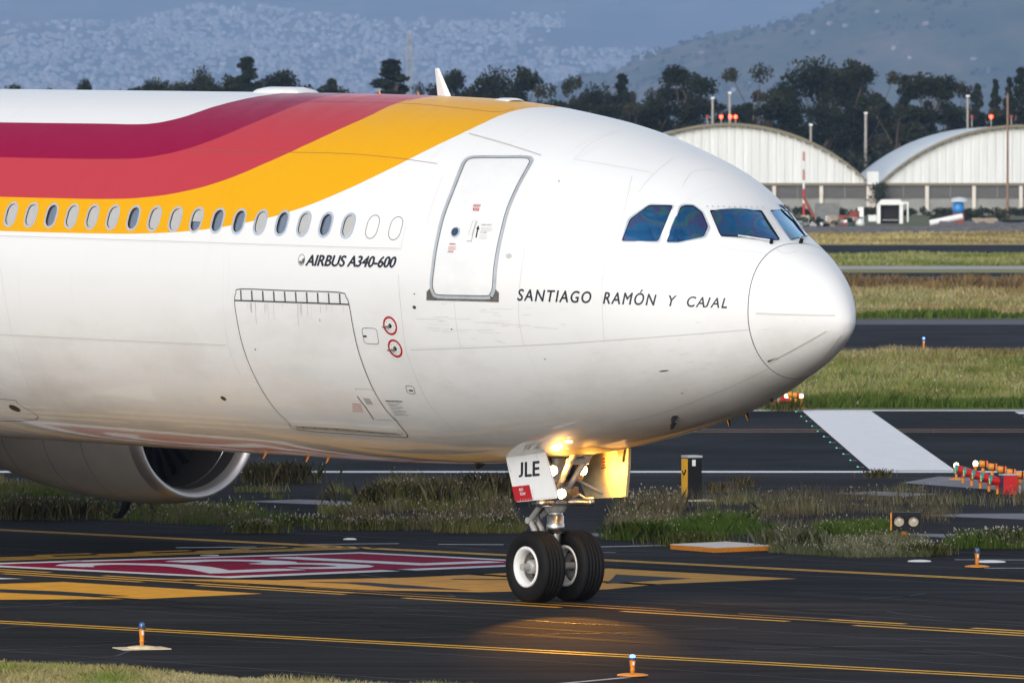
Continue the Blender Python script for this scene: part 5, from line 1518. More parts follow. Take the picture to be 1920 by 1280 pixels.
for px, lit, lb in ((1326, 0, 'unlit red obstruction light left of the shorter pole'), (1352, 1, 'lit red obstruction light between the two poles'), (1369, 1, 'lit red obstruction light at the taller pole'), (1379, 1, 'rightmost lit red obstruction light of the left hangar'),
                    (1822, 0, 'unlit obstruction light above the right hangar, leftmost'), (1858, 1, 'lit red obstruction light above the right hangar'), (1896, 0, 'unlit obstruction light right of the rusty pole')):
    Yq = 1020.0; zq = height_at(219, Yq); b = at(px, Yq); o = empty('obstruction_light', b); tag(o, lb, 'warning light', 'obstruction lights on the hangar roofs')
    mb = MB(); mb.tube([(0, 0, zq - 1.3), (0, 0, zq - .2)], .06, 6); mb.build('stem', m_pole, o)
    mb = MB(); mb.lathe([(.14, -.2), (.2, -.07), (.2, .07), (.11, .19), (.0001, .2)], (0, 0, zq), (0, 0, 1), 14); mb.build('lens', m_redlit if lit else m_redoff, o)
p = empty('banded_pole', at(1507, 960)); tag(p, 'slim red and white banded pole in front of the left hangar', 'pole')
zs = [height_at(y, 960) for y in (408, 381, 370, 354, 338, 318, 302, 284)]
for k in range(7):
    mb = MB(); mb.tube([(0, 0, max(zs[k], 0)), (0, 0, zs[k + 1])], .13, 8); mb.build('band', m_red if k % 2 == 0 and k < 4 else (mat('faded_red_paint', (.45, .2, .15), .6) if k in (4, 6) else m_wpaint), p)
# lattice mast far behind
lm_ = empty('lattice_mast', at(768, 2600)); tag(lm_, 'hazy lattice mast rising behind the trees left of the blade antenna', 'mast')
zt_ = height_at(62, 2600)
for sx, sy in ((-1, -1), (1, -1), (1, 1), (-1, 1)):
    mb = MB(); mb.tube([(sx * 1.3, sy * 1.3, 0), (sx * .6, sy * .6, zt_)], .14, 5); mb.build('leg', m_pole, lm_)
for k in range(16):
    z0_, z1_ = zt_ * k / 16, zt_ * (k + 1) / 16; w0 = 1.3 - .7 * k / 16
    mb = MB(); mb.tube([(-w0, -w0, z0_), (w0, -w0, z1_)], .08, 4); mb.tube([(w0, -w0, z0_), (-w0, -w0, z1_)], .08, 4); mb.build('bracing', m_pole, lm_)

# ---- clutter in the yard in front of the hangars
def yard(px, py): return ground(px, py)
def clutter(name, loc, shapes, label, category, rz=0.0):
    o = empty(name, loc, rz); tag(o, label, category, 'discarded things in the yard')
    for nm, fn, mt in shapes:
        mb = MB(); fn(mb); mb.build(nm, mt, o)
m_blue = mat('blue_plastic', (.03, .22, .55), .4)
m_grey = mat('grey_sheet', (.33, .33, .32), .6, var=.2, vscale=2)
m_brick = mat('rust_red_paint', (.25, .05, .03), .7, var=.3, vscale=3)
m_wood = mat('old_timber', (.42, .34, .25), .8, var=.3, vscale=4)
clutter('bus_shelter', yard(1671, 419), [('side_wall', lambda m: (m.box((-1.3, 0, 1.0), (.35, 1.2, 2.0))), m_wpaint), ('side_wall', lambda m: (m.box((1.0, 0, 1.0), (.35, 1.2, 2.0))), m_wpaint), ('roof', lambda m: m.prism([(-1.5, -.7, 1.9), (1.3, -.7, 1.9), (.9, -.7, 2.45), (-1.0, -.7, 2.45)], (0, 1.4, 0)), m_wpaint), ('back_wall', lambda m: m.box((-.15, .5, .95), (2.1, .1, 1.9)), m_blackp), ('bench', lambda m: m.box((-.1, .1, .35), (1.6, .4, .1)), m_grey)], 'small white shelter with a dark opening in front of the hangar wall', 'shelter')
clutter('open_rack', yard(1694, 416), [('post', lambda m: m.box((-.35, 0, 1.0), (.12, .12, 2.0)), m_wpaint), ('post', lambda m: m.box((.45, 0, 1.0), (.16, .12, 2.0)), m_wpaint), ('rail', lambda m: m.box((0, 0, 2.0), (1.0, .14, .2)), m_wpaint)], 'white open rack beside the small shelter', 'rack')
clutter('rusty_crate', yard(1586, 422), [('body', lambda m: m.box((0, 0, .45), (1.3, 1, .9)), m_brick), ('lid', lambda m: m.box((0, 0, .93), (1.4, 1.1, .07), rx=.05), m_brick)], 'rust-red crate right of the airliner windscreen', 'crate')
clutter('rusty_drum', yard(1602, 421), [('drum', lambda m: m.lathe([(.0001, 0), (.5, 0), (.5, .5), (.53, .52), (.5, .54), (.5, 1.3), (.0001, 1.3)], (0, 0, 0), (0, 0, 1), 20), m_brick), ('lid', lambda m: m.lathe([(.52, 1.3), (.52, 1.36), (.0001, 1.36)], (0, 0, 0), (0, 0, 1), 20), m_brick)], 'dark red drum beside the rust-red crate', 'drum')
clutter('green_drum', yard(1596, 424), [('drum', lambda m: m.lathe([(.0001, 0), (.28, 0), (.28, .45), (.3, .47), (.28, .49), (.28, .9), (.0001, .9)], (0, 0, 0), (0, 0, 1), 16), mat('teal_paint', (.06, .2, .18), .5))], 'small teal drum in front of the dark red drum', 'drum')
clutter('metal_sheet_stack', yard(1551, 418), [('sheet', lambda m: m.box((0, .1 * k, 1.2), (2.9 - .2 * k, .05, 1.7), rx=-.25), m_grey) for k in range(3)], 'grey metal sheets leaning against a heap by the windscreen', 'sheets')
clutter('rubble_heap', yard(1535, 425), [('stone', (lambda q: lambda m: m.box((q[0], q[1], q[2]), (q[3], q[3] * .8, q[3] * .6), rz=q[0] * 3, rx=q[1]))((rng.normal(0, 1.5), rng.normal(0, .5), .1 + .7 * rng.random(), .35 + .5 * rng.random())), (m_blackp, m_grey, mat('dark_green_tarp', (.02, .05, .035), .7), m_blackp, m_wpaint, m_wood)[k % 6]) for k in range(36)], 'heap of dark rubble and rags just right of the windscreen', 'rubble')
clutter('tilted_beam', yard(1513, 414), [('beam', lambda m: m.box((.3, 0, 1.3), (.3, .25, 2.8), ry=-.5), m_brick), ('foot', lambda m: m.box((-.2, 0, .3), (.9, .8, .6)), m_wood)], 'tilted rust-red beam at the foot of the banded pole', 'beam')
clutter('white_chair', yard(1614, 415), [('seat', lambda m: m.box((0, 0, .5), (.6, .6, .08)), m_wpaint), ('backrest', lambda m: m.box((0, .28, 1.0), (.6, .07, 1.0)), m_wpaint)] + [('leg', (lambda a_, b_: lambda m: m.box((a_, b_, .25), (.07, .07, .5)))(a_, b_), m_wpaint) for a_ in (-.25, .25) for b_ in (-.25, .25)], 'white chair standing right of the dark red drum', 'chair')
clutter('white_bag', yard(1612, 424), [('bag', lambda m: m.lathe([(.0001, 0), (.42, .05), (.46, .3), (.3, .62), (.1, .75), (.0001, .76)], (0, 0, 0), (.15, 0, 1), 12), m_wpaint)], 'white bag lying in front of the white chair', 'bag')
clutter('white_box', yard(1637, 415), [('body', lambda m: m.box((0, 0, .3), (1.0, .6, .6)), m_wpaint), ('lid', lambda m: m.box((0, 0, .63), (1.06, .66, .06)), m_wpaint)], 'small white box alone on the grass left of the shelter', 'box')
clutter('white_tube', yard(1776, 425), [('tube', lambda m: m.tube([(-1.7, 0, .35), (1.5, .2, 1.0)], .3, 14), m_wpaint), ('support', lambda m: m.box((-.4, .1, .3), (.5, .4, .6)), m_grey)], 'long white tube propped up on the bank', 'tube')
clutter('blue_tank', yard(1797, 420), [('tank', lambda m: m.lathe([(.0001, 0), (.55, 0), (.62, .4), (.55, 1.0), (.3, 1.15), (.0001, 1.15)], (0, 0, 1.1), (0, 0, 1), 18), m_blue), ('stand', lambda m: m.box((0, 0, .55), (1.1, 1.1, 1.1)), m_brick), ('cover', lambda m: m.lathe([(.95, 2.25), (.8, 2.6), (.0001, 2.75)], (.1, 0, 0), (0, 0, 1), 14), mat('pale_tarp', (.5, .56, .6), .7))], 'blue tank under a pale cover on the bank', 'tank')
clutter('plank_stack', yard(1846, 426), [('plank', (lambda k: lambda m: m.box((.1 * (k % 2), 0, .12 + .17 * k), (2.4, .5, .12)))(k), m_wood) for k in range(5)], 'stack of pale planks left of the black pipe', 'planks')
clutter('black_pipe', yard(1897, 425), [('pipe', lambda m: m.tube([(-1.9, 0, .35), (2.4, .2, .35)], .34, 14), m_blackp), ('flange', lambda m: m.lathe([(.34, 0), (.4, 0), (.4, .1), (.34, .1)], (-1.9, 0, .35), (1, 0, .0), 14), m_blackp)], 'thick black pipe lying at the right edge of the yard', 'pipe')
for k, (px, py, w_, h_, lb) in enumerate(((1800, 418, 3.2, 1.4, 'dark green bush spilling over the blue tank stand'), (1833, 417, 2.4, 1.6, 'dark bush between blue tank and plank stack'), (1870, 414, 2.6, 1.3, 'brownish bush behind the black pipe'), (1757, 418, 1.4, 1.1, 'small brown bush beside the white tube'))):
    bush('shrub', yard(px, py), w_, 1.5, h_, 14, .14, G2 if k > 1 else G3, lb, 'shrub')
bank = MB(); xs = np.linspace(1400, 1990, 60); vv = []
for i, px in enumerate(xs):
    c = ground(px, 437); hgt = .35 + .45 * (px > 1760) + .25 * rng.random()
    vv += [(c[0], c[1], -.02), (c[0], c[1] + 2.5, hgt * .8), (c[0], c[1] + 7, hgt), (c[0], c[1] + 15, .0)]
bank.add(vv, [(i * 4 + k, i * 4 + 4 + k, i * 4 + 5 + k, i * 4 + 1 + k) for i in range(59) for k in range(3)], True)
tag(bank.build('earth_bank', mat('grey_rubble', (.14, .13, .13), .95, var=.5, vscale=1.4, bump=.6, bscale=3)), kind='structure')

# ---- hillside town
m_house = mat('hillside_house_paint', (.5, .5, .5), .85, objcol=True)
m_town = mat('hillside_town_paint', (.5, .5, .5), .85, tint=True)
def house_mesh(r):
    mb = MB(); w, d, h = r.uniform(12, 24), r.uniform(12, 20), r.uniform(6, 12)
    mb.box((0, 0, h / 2 - 2), (w, d, h + 4)); mb.box((w * .18 * r.choice([-1, 1]), d * .1, h + 1.2), (w * .55, d * .6, 2.4)); mb.box((-w * .3, -d * .2, h + .5), (1.3, 1.3, 1.0))
    return mb.mesh('hillside_house', m_house)
HOUSES = [house_mesh(rng) for _ in range(8)]
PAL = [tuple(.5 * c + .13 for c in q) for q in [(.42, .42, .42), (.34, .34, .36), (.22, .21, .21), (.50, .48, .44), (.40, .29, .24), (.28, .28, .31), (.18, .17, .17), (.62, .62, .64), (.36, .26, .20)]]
spots = []
while len(spots) < 6500:
    Y = rng.uniform(22100, 34000); px = rng.uniform(-60, 1330); X = (px - 960) * Y / FOC; z = float(far_h(np.array(X), np.array(Y)))
    py = 297 - (z - CAM_H) * FOC / Y
    if py > 215 or py < -30: continue
    lim = np.interp(px, [-60, 150, 290, 400, 700, 800, 980, 1060, 1250, 1340], [70, 62, 30, 5, 35, 42, 45, 60, 98, 110])
    band = np.interp(px, [900, 960, 1060, 1100], [0, 1, 1, 0])
    ok = py > lim + 12 * fbm(np.array(px / 60.), np.array(py / 30.), 40)
    if 90 < px < 290 and 42 < py < 62: ok = rng.random() < .25
    if px < 330 and py < 72 and py > 40: ok = ok or rng.random() < .12
    if px > 985 and 52 < py < 92: ok = rng.random() < .06 * (px < 1040)
    if px > 960 and 25 < py < 52 and px < 1062: ok = True
    if ok and rng.random() < .35 + 1.3 * float(vnoise(np.array(px / 26.), np.array(py / 11.), 51)): spots.append((X, Y, z, px, py))
spots.sort(key=lambda q: q[1])
for k, (X, Y, z, px, py) in enumerate(spots[:300]):
    o = link('hillside_house', HOUSES[k % 8], None, (X, Y, z), rng.random() * 1.6)
    o.color = (*PAL[int(rng.integers(0, 9))], 1)
    tag(o, 'tiny flat-roofed house on the lower slope of the hazy hillside', 'house', 'houses on the far hillside')
Vs, Fs, Cs, off_ = [], [], [], 0
CUBE = np.array([(x, y, z) for z in (0, 1) for x, y in ((-.5, -.5), (.5, -.5), (.5, .5), (-.5, .5))]); CF = np.array([(4, 5, 6, 7), (0, 1, 5, 4), (1, 2, 6, 5), (2, 3, 7, 6), (3, 0, 4, 7)])
for X, Y, z, px, py in spots[300:]:
    for lvl in range(2):
        w, d, h = (rng.uniform(8, 22), rng.uniform(8, 18), rng.uniform(4, 10)) if lvl == 0 else (w * .55, d * .6, 2.6)
        if lvl and rng.random() < .4: continue
        a_ = rng.random() * 1.6; c_, s_ = math.cos(a_), math.sin(a_); q = CUBE * [w, d, (h + 4) if lvl == 0 else h]
        q = np.stack([q[:, 0] * c_ - q[:, 1] * s_ + X, q[:, 0] * s_ + q[:, 1] * c_ + Y, q[:, 2] + (z - 4 if lvl == 0 else z + hb0)], -1); hb0 = h
        Vs.append(q); Fs.append(CF + off_); off_ += 8
        if lvl == 0: cc = np.array(PAL[int(rng.integers(0, 9))]) * rng.uniform(.8, 1.1)
        Cs.append(np.repeat(cc[None], 8, 0))
town = link('distant_town', mesh_np('distant_town', np.concatenate(Vs), np.concatenate(Fs), m_town, colors=np.concatenate(Cs)))
tag(town, 'mass of tiny pale houses covering the hazy far hillside', 'town', kind='stuff')
Vs, Fs, Cs = [], [], []
cs = []
while len(cs) < 900:
    X, Y = rng.uniform(58, 1330), rng.uniform(12380, 15120)
    if vnoise(np.array(X / 80.), np.array(Y / 256.), 77) > .45 or Y > 14750: cs.append((X, Y, float(near_h(np.array(X), np.array(Y))) + 1.0))
V, Fq, C_ = leaf_cloud(np.array(cs), rng.uniform(4, 11.0, len(cs)), 12, 4.4, G1, rng)
tag(link('hill_scrub', mesh_np('hill_scrub', V, Fq, m_hedge, colors=C_)), 'dark scrub dotted over the nearer hill', 'scrub', kind='stuff')
for k in range(26):
    px = (1105 + 30 * k) if k > 4 else (1160 + 22 * k); Y0 = (14870 if k < 5 else rng.uniform(13300, 14700))
    X0 = (px - 960) * Y0 / FOC; o = link('hillside_house', HOUSES[k % 8], None, (X0, Y0, float(near_h(np.array(X0), np.array(Y0)))), rng.random()); o.scale = (.42,) * 3; o.color = (*PAL[int(rng.integers(0, 9))], 1)
    tag(o, 'small pale house on the nearer darker hill at the right', 'house', 'houses on the near hill')

# ---- grasses and weeds
m_blade = mat('grass_blades', (.1, .12, .03), .75, spec=.2, tint=True, transl=.3)
def blades(name, P0, h, w, cols, lean, label, category, jitter=.28, heads=0.0, head_cols=None, head_size=.02):
    sc_ = max(.5, P0[:, 1].mean() / 200); fld = vnoise(P0[:, 0] / (.9 * sc_), P0[:, 1] / (3.0 * sc_), 61 + len(P0) % 9)
    n = len(P0); a = rng.random(n) * 6.28; hh = h * (.40 + .75 * rng.random(n)) * (.35 + 1.1 * fld); ww = w * (.6 + .8 * rng.random(n))
    sd_ = np.stack([np.cos(a), np.sin(a), 0 * a], -1); ln = rng.normal(0, lean, (n, 2)) * hh[:, None]
    tip = P0 + np.stack([ln[:, 0], ln[:, 1], hh], -1); mid = P0 + np.stack([ln[:, 0] * .35, ln[:, 1] * .35, hh * .55], -1)
    V = np.stack([P0 - sd_ * ww[:, None] / 2, P0 + sd_ * ww[:, None] / 2, mid + sd_ * ww[:, None] * .35, tip, mid - sd_ * ww[:, None] * .35], 1).reshape(-1, 3)
    Fq = np.stack([np.arange(n) * 5 + k for k in range(5)], -1)
    fl2 = vnoise(P0[:, 0] / (1.6 * sc_), P0[:, 1] / (4.0 * sc_), 71 + len(P0) % 5)
    ci = np.clip(((fl2 * 1.3 - .15) * .7 + rng.random(n) * .3) * len(cols), 0, len(cols) - 1).astype(int)
    cs = np.array(cols)[ci] * (1 - jitter + 2 * jitter * rng.random(n))[:, None]
    C_ = np.repeat(cs, 5, 0)
    o = tag(link(name, mesh_np(name, V, Fq, m_blade, colors=C_)), label, category, kind='stuff')
    heads *= .8; head_size *= .75
    if heads > 0:
        idx = np.where(rng.random(n) < heads)[0]; m_ = len(idx); hs = head_size * (.6 + .8 * rng.random(m_))[:, None]; t = tip[idx]
        d = np.stack([ln[idx, 0] * .3, ln[idx, 1] * .3, np.full(m_, 1.0)], -1); d /= np.linalg.norm(d, axis=1)[:, None]
        x_ = np.array([1., 0, 0]); y_ = np.array([0, 1., 0])
        V = np.stack([t - d * hs * 1.6, t + x_ * hs, t + y_ * hs, t - x_ * hs, t - y_ * hs, t + d * hs * 2.2], 1).reshape(-1, 3)
        Fq = np.concatenate([np.stack([np.arange(m_) * 6 + k for k in f], -1) for f in ((0, 2, 1), (0, 3, 2), (0, 4, 3), (0, 1, 4), (5, 1, 2), (5, 2, 3), (5, 3, 4), (5, 4, 1))])
        hc_ = np.array(head_cols)[rng.integers(0, len(head_cols), m_)] * (.8 + .4 * rng.random(m_))[:, None]
        tag(link(name + '_seed_heads', mesh_np(name + '_seed_heads', V, Fq, m_blade, colors=np.repeat(hc_, 6, 0))), 'pale seed heads of ' + label, 'flowers', kind='stuff')
    return o
GRN = [(.11, .17, .025), (.08, .13, .02), (.16, .2, .04)]
VRG = [(.13, .17, .035), (.20, .23, .055), (.26, .27, .085), (.34, .32, .13), (.17, .21, .05)]
DRY = [(.34, .27, .11), (.27, .2, .08), (.42, .35, .17)]
OLV = [(.15, .16, .045), (.23, .21, .08), (.11, .13, .03)]
WHT = [(.56, .53, .46), (.46, .42, .34)]
PNK = [(.40, .28, .26), (.46, .38, .35)]
def scatter(n, x0, x1, y0, y1, dens=None):
    out = []
    P0 = np.stack([rng.uniform(x0, x1, n), rng.uniform(y0, y1, n), np.zeros(n)], -1)
    if dens is not None: P0 = P0[rng.random(n) < dens(P0[:, 0], P0[:, 1])]
    return P0
patchy = lambda sx, sy, seed, lo, hi: (lambda X, Y: np.clip((vnoise(X / sx, Y / sy, seed) - lo) / (hi - lo), 0, 1))
blades('far_verge_grass', scatter(30000, 6, 19, 228, 290), .2, .035, VRG, .35, 'green grass strip between runway and parallel taxiway', 'grass', heads=.006, head_cols=WHT, head_size=.03)
blades('far_verge_dry_grass', scatter(14000, 6, 19, 228, 291, patchy(5, 2.2, 5, .35, .7)), .22, .035, DRY, .35, 'dry grass in the strip between runway and parallel taxiway', 'grass')
blades('runway_edge_grass', scatter(9000, 4, 19, 227.2, 231), .3, .04, [(.07, .11, .018), (.10, .15, .025)], .35, 'tall dark green grass along the far edge of the runway', 'grass')
blades('verge_crest_grass', scatter(5000, 6, 20, 284, 291), .26, .04, DRY, .35, 'pale grass along the near edge of the parallel taxiway', 'grass')
blades('dry_field_grass', scatter(16000, 9, 28, 356, 436), .24, .06, DRY + [(.26, .25, .09), (.2, .22, .06)], .35, 'dry straw field beyond the parallel taxiway', 'grass')
blades('brown_field_grass', scatter(7000, 10, 30, 432, 458), .55, .06, [(.22, .14, .06), (.28, .19, .08), (.16, .1, .05)], .3, 'tall brown grass in front of the perimeter road', 'grass')
blades('field_edge_grass', scatter(3500, 9, 26, 354.5, 359), .4, .09, [(.06, .10, .015), (.09, .14, .02)], .3, 'dark green grass along the far edge of the parallel taxiway', 'grass')
blades('far_green_grass', scatter(9000, 14, 38, 528, 596), .26, .1, VRG, .3, 'green strip beyond the perimeter road', 'grass')
blades('far_straw_grass', scatter(8000, 17, 48, 660, 764), .25, .14, DRY + [(.5, .4, .12)], .3, 'straw strip in front of the hangar yard', 'grass')
# near turf at the lower left
near_poly = np.array([ground(*p)[:2] for p in ((-80, 1240), (0, 1243.5), (60, 1242), (140, 1246), (250, 1254), (340, 1262), (430, 1270), (520, 1274), (620, 1279), (900, 1292), (900, 1330), (-80, 1330))])
link_ = link('near_turf', mesh_np('near_turf', [(x, y, .006) for x, y in near_poly], [tuple(range(len(near_poly)))], m_dry)); tag(link_, kind='structure')
P0 = scatter(60000, -8, 1, 102, 113); P0 = P0[inside(near_poly, P0[:, :2])]
blades('near_grass', P0, .085, .010, [(.50, .44, .24), (.42, .36, .16), (.36, .32, .12), (.26, .28, .07), (.18, .26, .04)], .5, 'short dry and green grass at the lower left corner', 'grass')
# weeds in the broken pavement between runway and taxiway
def weed_zone(pts_px, n, h, w, cols, name, label, heads=0.0, hc_=None, hs=.02, lean=.3, clump=None):
    poly = np.array([ground(*p)[:2] for p in pts_px]); lo, hi = poly.min(0), poly.max(0)
    P0 = scatter(n, lo[0], hi[0], lo[1], hi[1]); P0 = P0[inside(poly, P0[:, :2])]
    if clump: P0 = P0[rng.random(len(P0)) < np.clip((vnoise(P0[:, 0] / clump, P0[:, 1] / (clump * 1.6), 91 + n % 7) - .46) * 5, 0, 1)]
    return blades(name, P0, h, w, cols, lean, label, 'weeds', heads=heads, head_cols=hc_, head_size=hs)
BRN = [(.12, .10, .055), (.19, .15, .085), (.09, .085, .04), (.27, .22, .13)]
weed_zone([(1240, 1000), (1300, 945), (1500, 928), (1700, 920), (1980, 925), (1980, 985), (1700, 985), (1500, 990)], 26000, .26, .007, BRN + OLV, 'brown_weeds', 'brown feathery weeds around the runway guard light', .025, WHT, .011, clump=1.3)
weed_zone([(1080, 1005), (1180, 985), (1330, 980), (1420, 985), (1480, 1012), (1300, 1022), (1140, 1012)], 20000, .24, .008, [(.10, .17, .02), (.08, .14, .018), (.13, .2, .03)], 'bright_green_weeds', 'bright green grass clumps behind the flat slab', .02, WHT, .014, .45, clump=.8)
weed_zone([(1440, 1036), (1460, 1008), (1560, 1004), (1640, 1012), (1740, 1020), (1745, 1044), (1600, 1046)], 16000, .17, .007, [(.2, .2, .1), (.14, .16, .06), (.26, .25, .14)], 'pale_tussock_grass', 'pale tussock grass in front of the runway guard light', .06, WHT, .012, .45)
weed_zone([(1520, 1008), (1560, 992), (1700, 995), (1700, 1014), (1600, 1016)], 6000, .26, .018, GRN, 'green_weeds_by_slab', 'green grass left of the runway guard light', .02, WHT, .012, .4)
weed_zone([(1760, 1028), (1800, 1014), (1990, 1008), (1990, 1030)], 9000, .22, .008, OLV + GRN, 'right_edge_weeds', 'pale-tipped grass at the right edge beside the blue light', .08, WHT, .012, .35)
weed_zone([(560, 995), (600, 960), (760, 950), (960, 955), (985, 1000), (780, 1000)], 26000, .26, .008, OLV + BRN, 'mixed_weeds', 'weeds with pinkish seed heads left of the nose wheel', .05, PNK + WHT, .014, clump=1.0)
weed_zone([(640, 955), (700, 925), (940, 925), (960, 955), (800, 968)], 18000, .38, .008, BRN + OLV, 'dark_weeds', 'tall dark weeds under the belly left of the gear door', .02, PNK + WHT, .013, clump=1.2)
weed_zone([(-60, 955), (0, 925), (140, 935), (260, 945), (520, 962), (560, 985), (330, 985), (120, 968)], 26000, .26, .008, OLV + GRN + BRN, 'left_weeds', 'weeds with pale seed heads behind the engine', .06, PNK + WHT, .015, clump=.9)
weed_zone([(430, 925), (470, 915), (640, 918), (680, 935), (560, 940)], 5000, .2, .016, OLV, 'low_weeds', 'low olive weeds below the engine intake', .04, PNK, .016, clump=.7)
weed_zone([(-60, 925), (0, 905), (90, 915), (130, 930)], 4000, .25, .016, OLV, 'left_edge_low_weeds', 'low weeds at the left edge behind the engine', .04, PNK, .016)
weed_zone([(1130, 985), (1200, 940), (1290, 950), (1260, 985)], 9000, .34, .008, BRN, 'brown_weeds_by_cabinet', 'tall brown weeds in front of the striped cabinet', .05, WHT, .015)
def tussock(px, py, n, h, spread, cols, label, heads, hc_, hs=.012):
    heads *= .45; h *= .75
    b = ground(px, py); d = rng.normal(0, spread, (n, 2)); P0 = np.stack([d[:, 0], d[:, 1] * .7, 0 * d[:, 0]], -1)
    a = rng.random(n) * 6.28; hh = h * (.5 + .6 * rng.random(n)); out = np.stack([np.cos(a), np.sin(a)], -1) * (hh * rng.uniform(.1, .7, n))[:, None]
    sd_ = np.stack([-np.sin(a), np.cos(a), 0 * a], -1) * .006
    tip = P0 + np.stack([out[:, 0], out[:, 1], hh], -1); mid = P0 + np.stack([out[:, 0] * .4, out[:, 1] * .4, hh * .65], -1)
    V = np.stack([P0 - sd_, P0 + sd_, mid + sd_ * .8, tip, mid - sd_ * .8], 1).reshape(-1, 3); Fq = np.stack([np.arange(n) * 5 + k for k in range(5)], -1)
    C_ = np.repeat(np.array(cols)[rng.integers(0, len(cols), n)] * (.7 + .6 * rng.random(n))[:, None], 5, 0)
    t = empty('grass_tussock', b); tag(t, label, 'grass tussock', 'tussocks in the broken pavement')
    link('leaves', mesh_np('leaves', V, Fq, m_blade, colors=C_), t)
    idx = np.where(rng.random(n) < heads)[0]
    if len(idx):
        m_ = len(idx); hs_ = hs * (.7 + .6 * rng.random(m_))[:, None]; q = tip[idx]
        V = np.stack([q - [0, 0, 1] * hs_ * 1.5, q + [1, 0, 0] * hs_, q + [0, 1, 0] * hs_, q - [1, 0, 0] * hs_, q - [0, 1, 0] * hs_, q + [0, 0, 1] * hs_ * 2.4], 1).reshape(-1, 3)
        Fq = np.concatenate([np.stack([np.arange(m_) * 6 + k for k in f], -1) for f in ((0, 2, 1), (0, 3, 2), (0, 4, 3), (0, 1, 4), (5, 1, 2), (5, 2, 3), (5, 3, 4), (5, 4, 1))])
        so = link('seed_heads', mesh_np('seed_heads', V, Fq, m_blade, colors=np.repeat(np.array(hc_)[rng.integers(0, len(hc_), m_)], 6, 0)), t); so['kind'] = 'stuff'
for a_ in ((1488, 1030, 900, .5, .22, [(.3, .3, .17), (.2, .22, .09), (.36, .36, .24)], 'large pale tussock at the right end of the flat slab', .1, WHT), (1305, 1023, 700, .34, .3, [(.16, .2, .04), (.2, .2, .07)], 'arching green tussock behind the left end of the flat slab', .02, WHT),
           (1200, 1010, 700, .4, .28, GRN, 'green tussock right of the nose wheel', .02, WHT), (1890, 1024, 600, .42, .25, [(.2, .22, .1), (.14, .18, .05)], 'pale flowering tussock at the right edge', .35, WHT), (1735, 1040, 350, .3, .22, OLV, 'small flowering tussock under the runway guard light', .3, WHT),
           (1645, 895, 160, .26, .14, [(.16, .12, .05), (.12, .1, .04)], 'brown tussock on the runway edge line near the threshold bar', .05, WHT), (1395, 912, 120, .3, .12, BRN, 'lone small brown tussock right of the striped cabinet', 0, WHT), (1350, 922, 140, .3, .16, BRN, 'small dark tussock at the foot of the striped cabinet', 0, WHT),
           (520, 905, 500, .6, .4, BRN + OLV, 'dark weed tussock right of the engine intake', .12, PNK), (480, 998, 400, .28, .25, OLV, 'pink-headed tussock at the taxiway edge under the belly', .35, PNK), (560, 985, 350, .26, .22, GRN, 'green and white tussock at the taxiway edge', .35, WHT),
           (90, 972, 900, .5, .5, OLV + BRN, 'dense dark tussock below the far left nacelle', .3, PNK), (900, 992, 500, .34, .4, OLV, 'white-headed tussock just left of the nose wheel', .4, WHT), (680, 992, 500, .3, .45, OLV, 'pink-headed tussock midway along the taxiway edge', .35, PNK),
           (910, 940, 500, .75, .3, BRN, 'tall straw-coloured tussock behind the gear door', .1, WHT), (780, 950, 700, .65, .6, BRN + OLV, 'broad dark tussock under the belly', .08, WHT), (310, 962, 500, .3, .6, OLV, 'white-flowered tussock below the engine', .45, WHT), (1470, 770, 250, .4, .3, OLV, 'green tussock under the far threshold lights', .05, WHT)):
    tussock(*a_)

# ================================================================== AIRFIELD EQUIPMENT
m_bluelens = mat('blue_lens', (.02, .10, .32), .1, coat=1)
m_bluelit = mat('lit_blue_lens', (.05, .15, .6), .1, emit=(.08, .22, 1.0), estr=5)
m_navy = mat('dark_blue_collar', (.02, .04, .09), .4)
m_base = mat('painted_base', (.70, .56, .36), .7, var=.2, vscale=10)
def edge_light(px, py, h, label, lit=False, plate=True):
    b = ground(px, py); k = h / .36
    e = empty('taxiway_edge_light', b, .3); tag(e, label, 'edge light', 'blue taxiway edge lights')
    if plate:
        mb = MB(); mb.prism([(-.34, -.28, .004), (.34, -.28, .004), (.34, .28, .004), (-.34, .28, .004)], (0, 0, .012)); mb.build('base_slab', m_base, e)
    mb = MB(); mb.lathe([(.2, .016), (.2, .03), (.14, .04), (.05, .05)], (0, 0, 0), (0, 0, 1), 20); mb.build('base_plate', m_orange if not plate else m_base, e)
    mb = MB(); mb.lathe([(.028, .04), (.028, .1 * k), (.036, .11 * k), (.026, .125 * k), (.03, .15 * k), (.042, .27 * k), (.042, .28 * k)], (0, 0, 0), (0, 0, 1), 16); mb.build('stem', m_orange, e)
    mb = MB(); mb.lathe([(.05, .272 * k), (.052, .29 * k), (.046, .315 * k)], (0, 0, 0), (0, 0, 1), 16); mb.build('collar', m_navy, e)
    mb = MB(); mb.lathe([(.036, .31 * k), (.037, .335 * k), (.026, .358 * k), (.0001, .366 * k)], (0, 0, 0), (0, 0, 1), 16); mb.build('lens', m_bluelit if lit else m_bluelens, e)
    mb = MB(); mb.box((0, -.041, .22 * k), (.022, .006, .06 * k)); mb.build('number_tag', m_wpaint, e)
edge_light(266, 1216, .36, 'unlit blue edge light on an orange stem at the lower left')
edge_light(1186, 1268, .285, 'lit blue edge light at the bottom edge of the picture', True, False)
edge_light(1832, 1064, .32, 'blue edge light on an orange stem at the right near the weeds', False, False)
edge_light(1732, 655, .42, 'tiny lit blue edge light beside the far parallel taxiway', True, False)
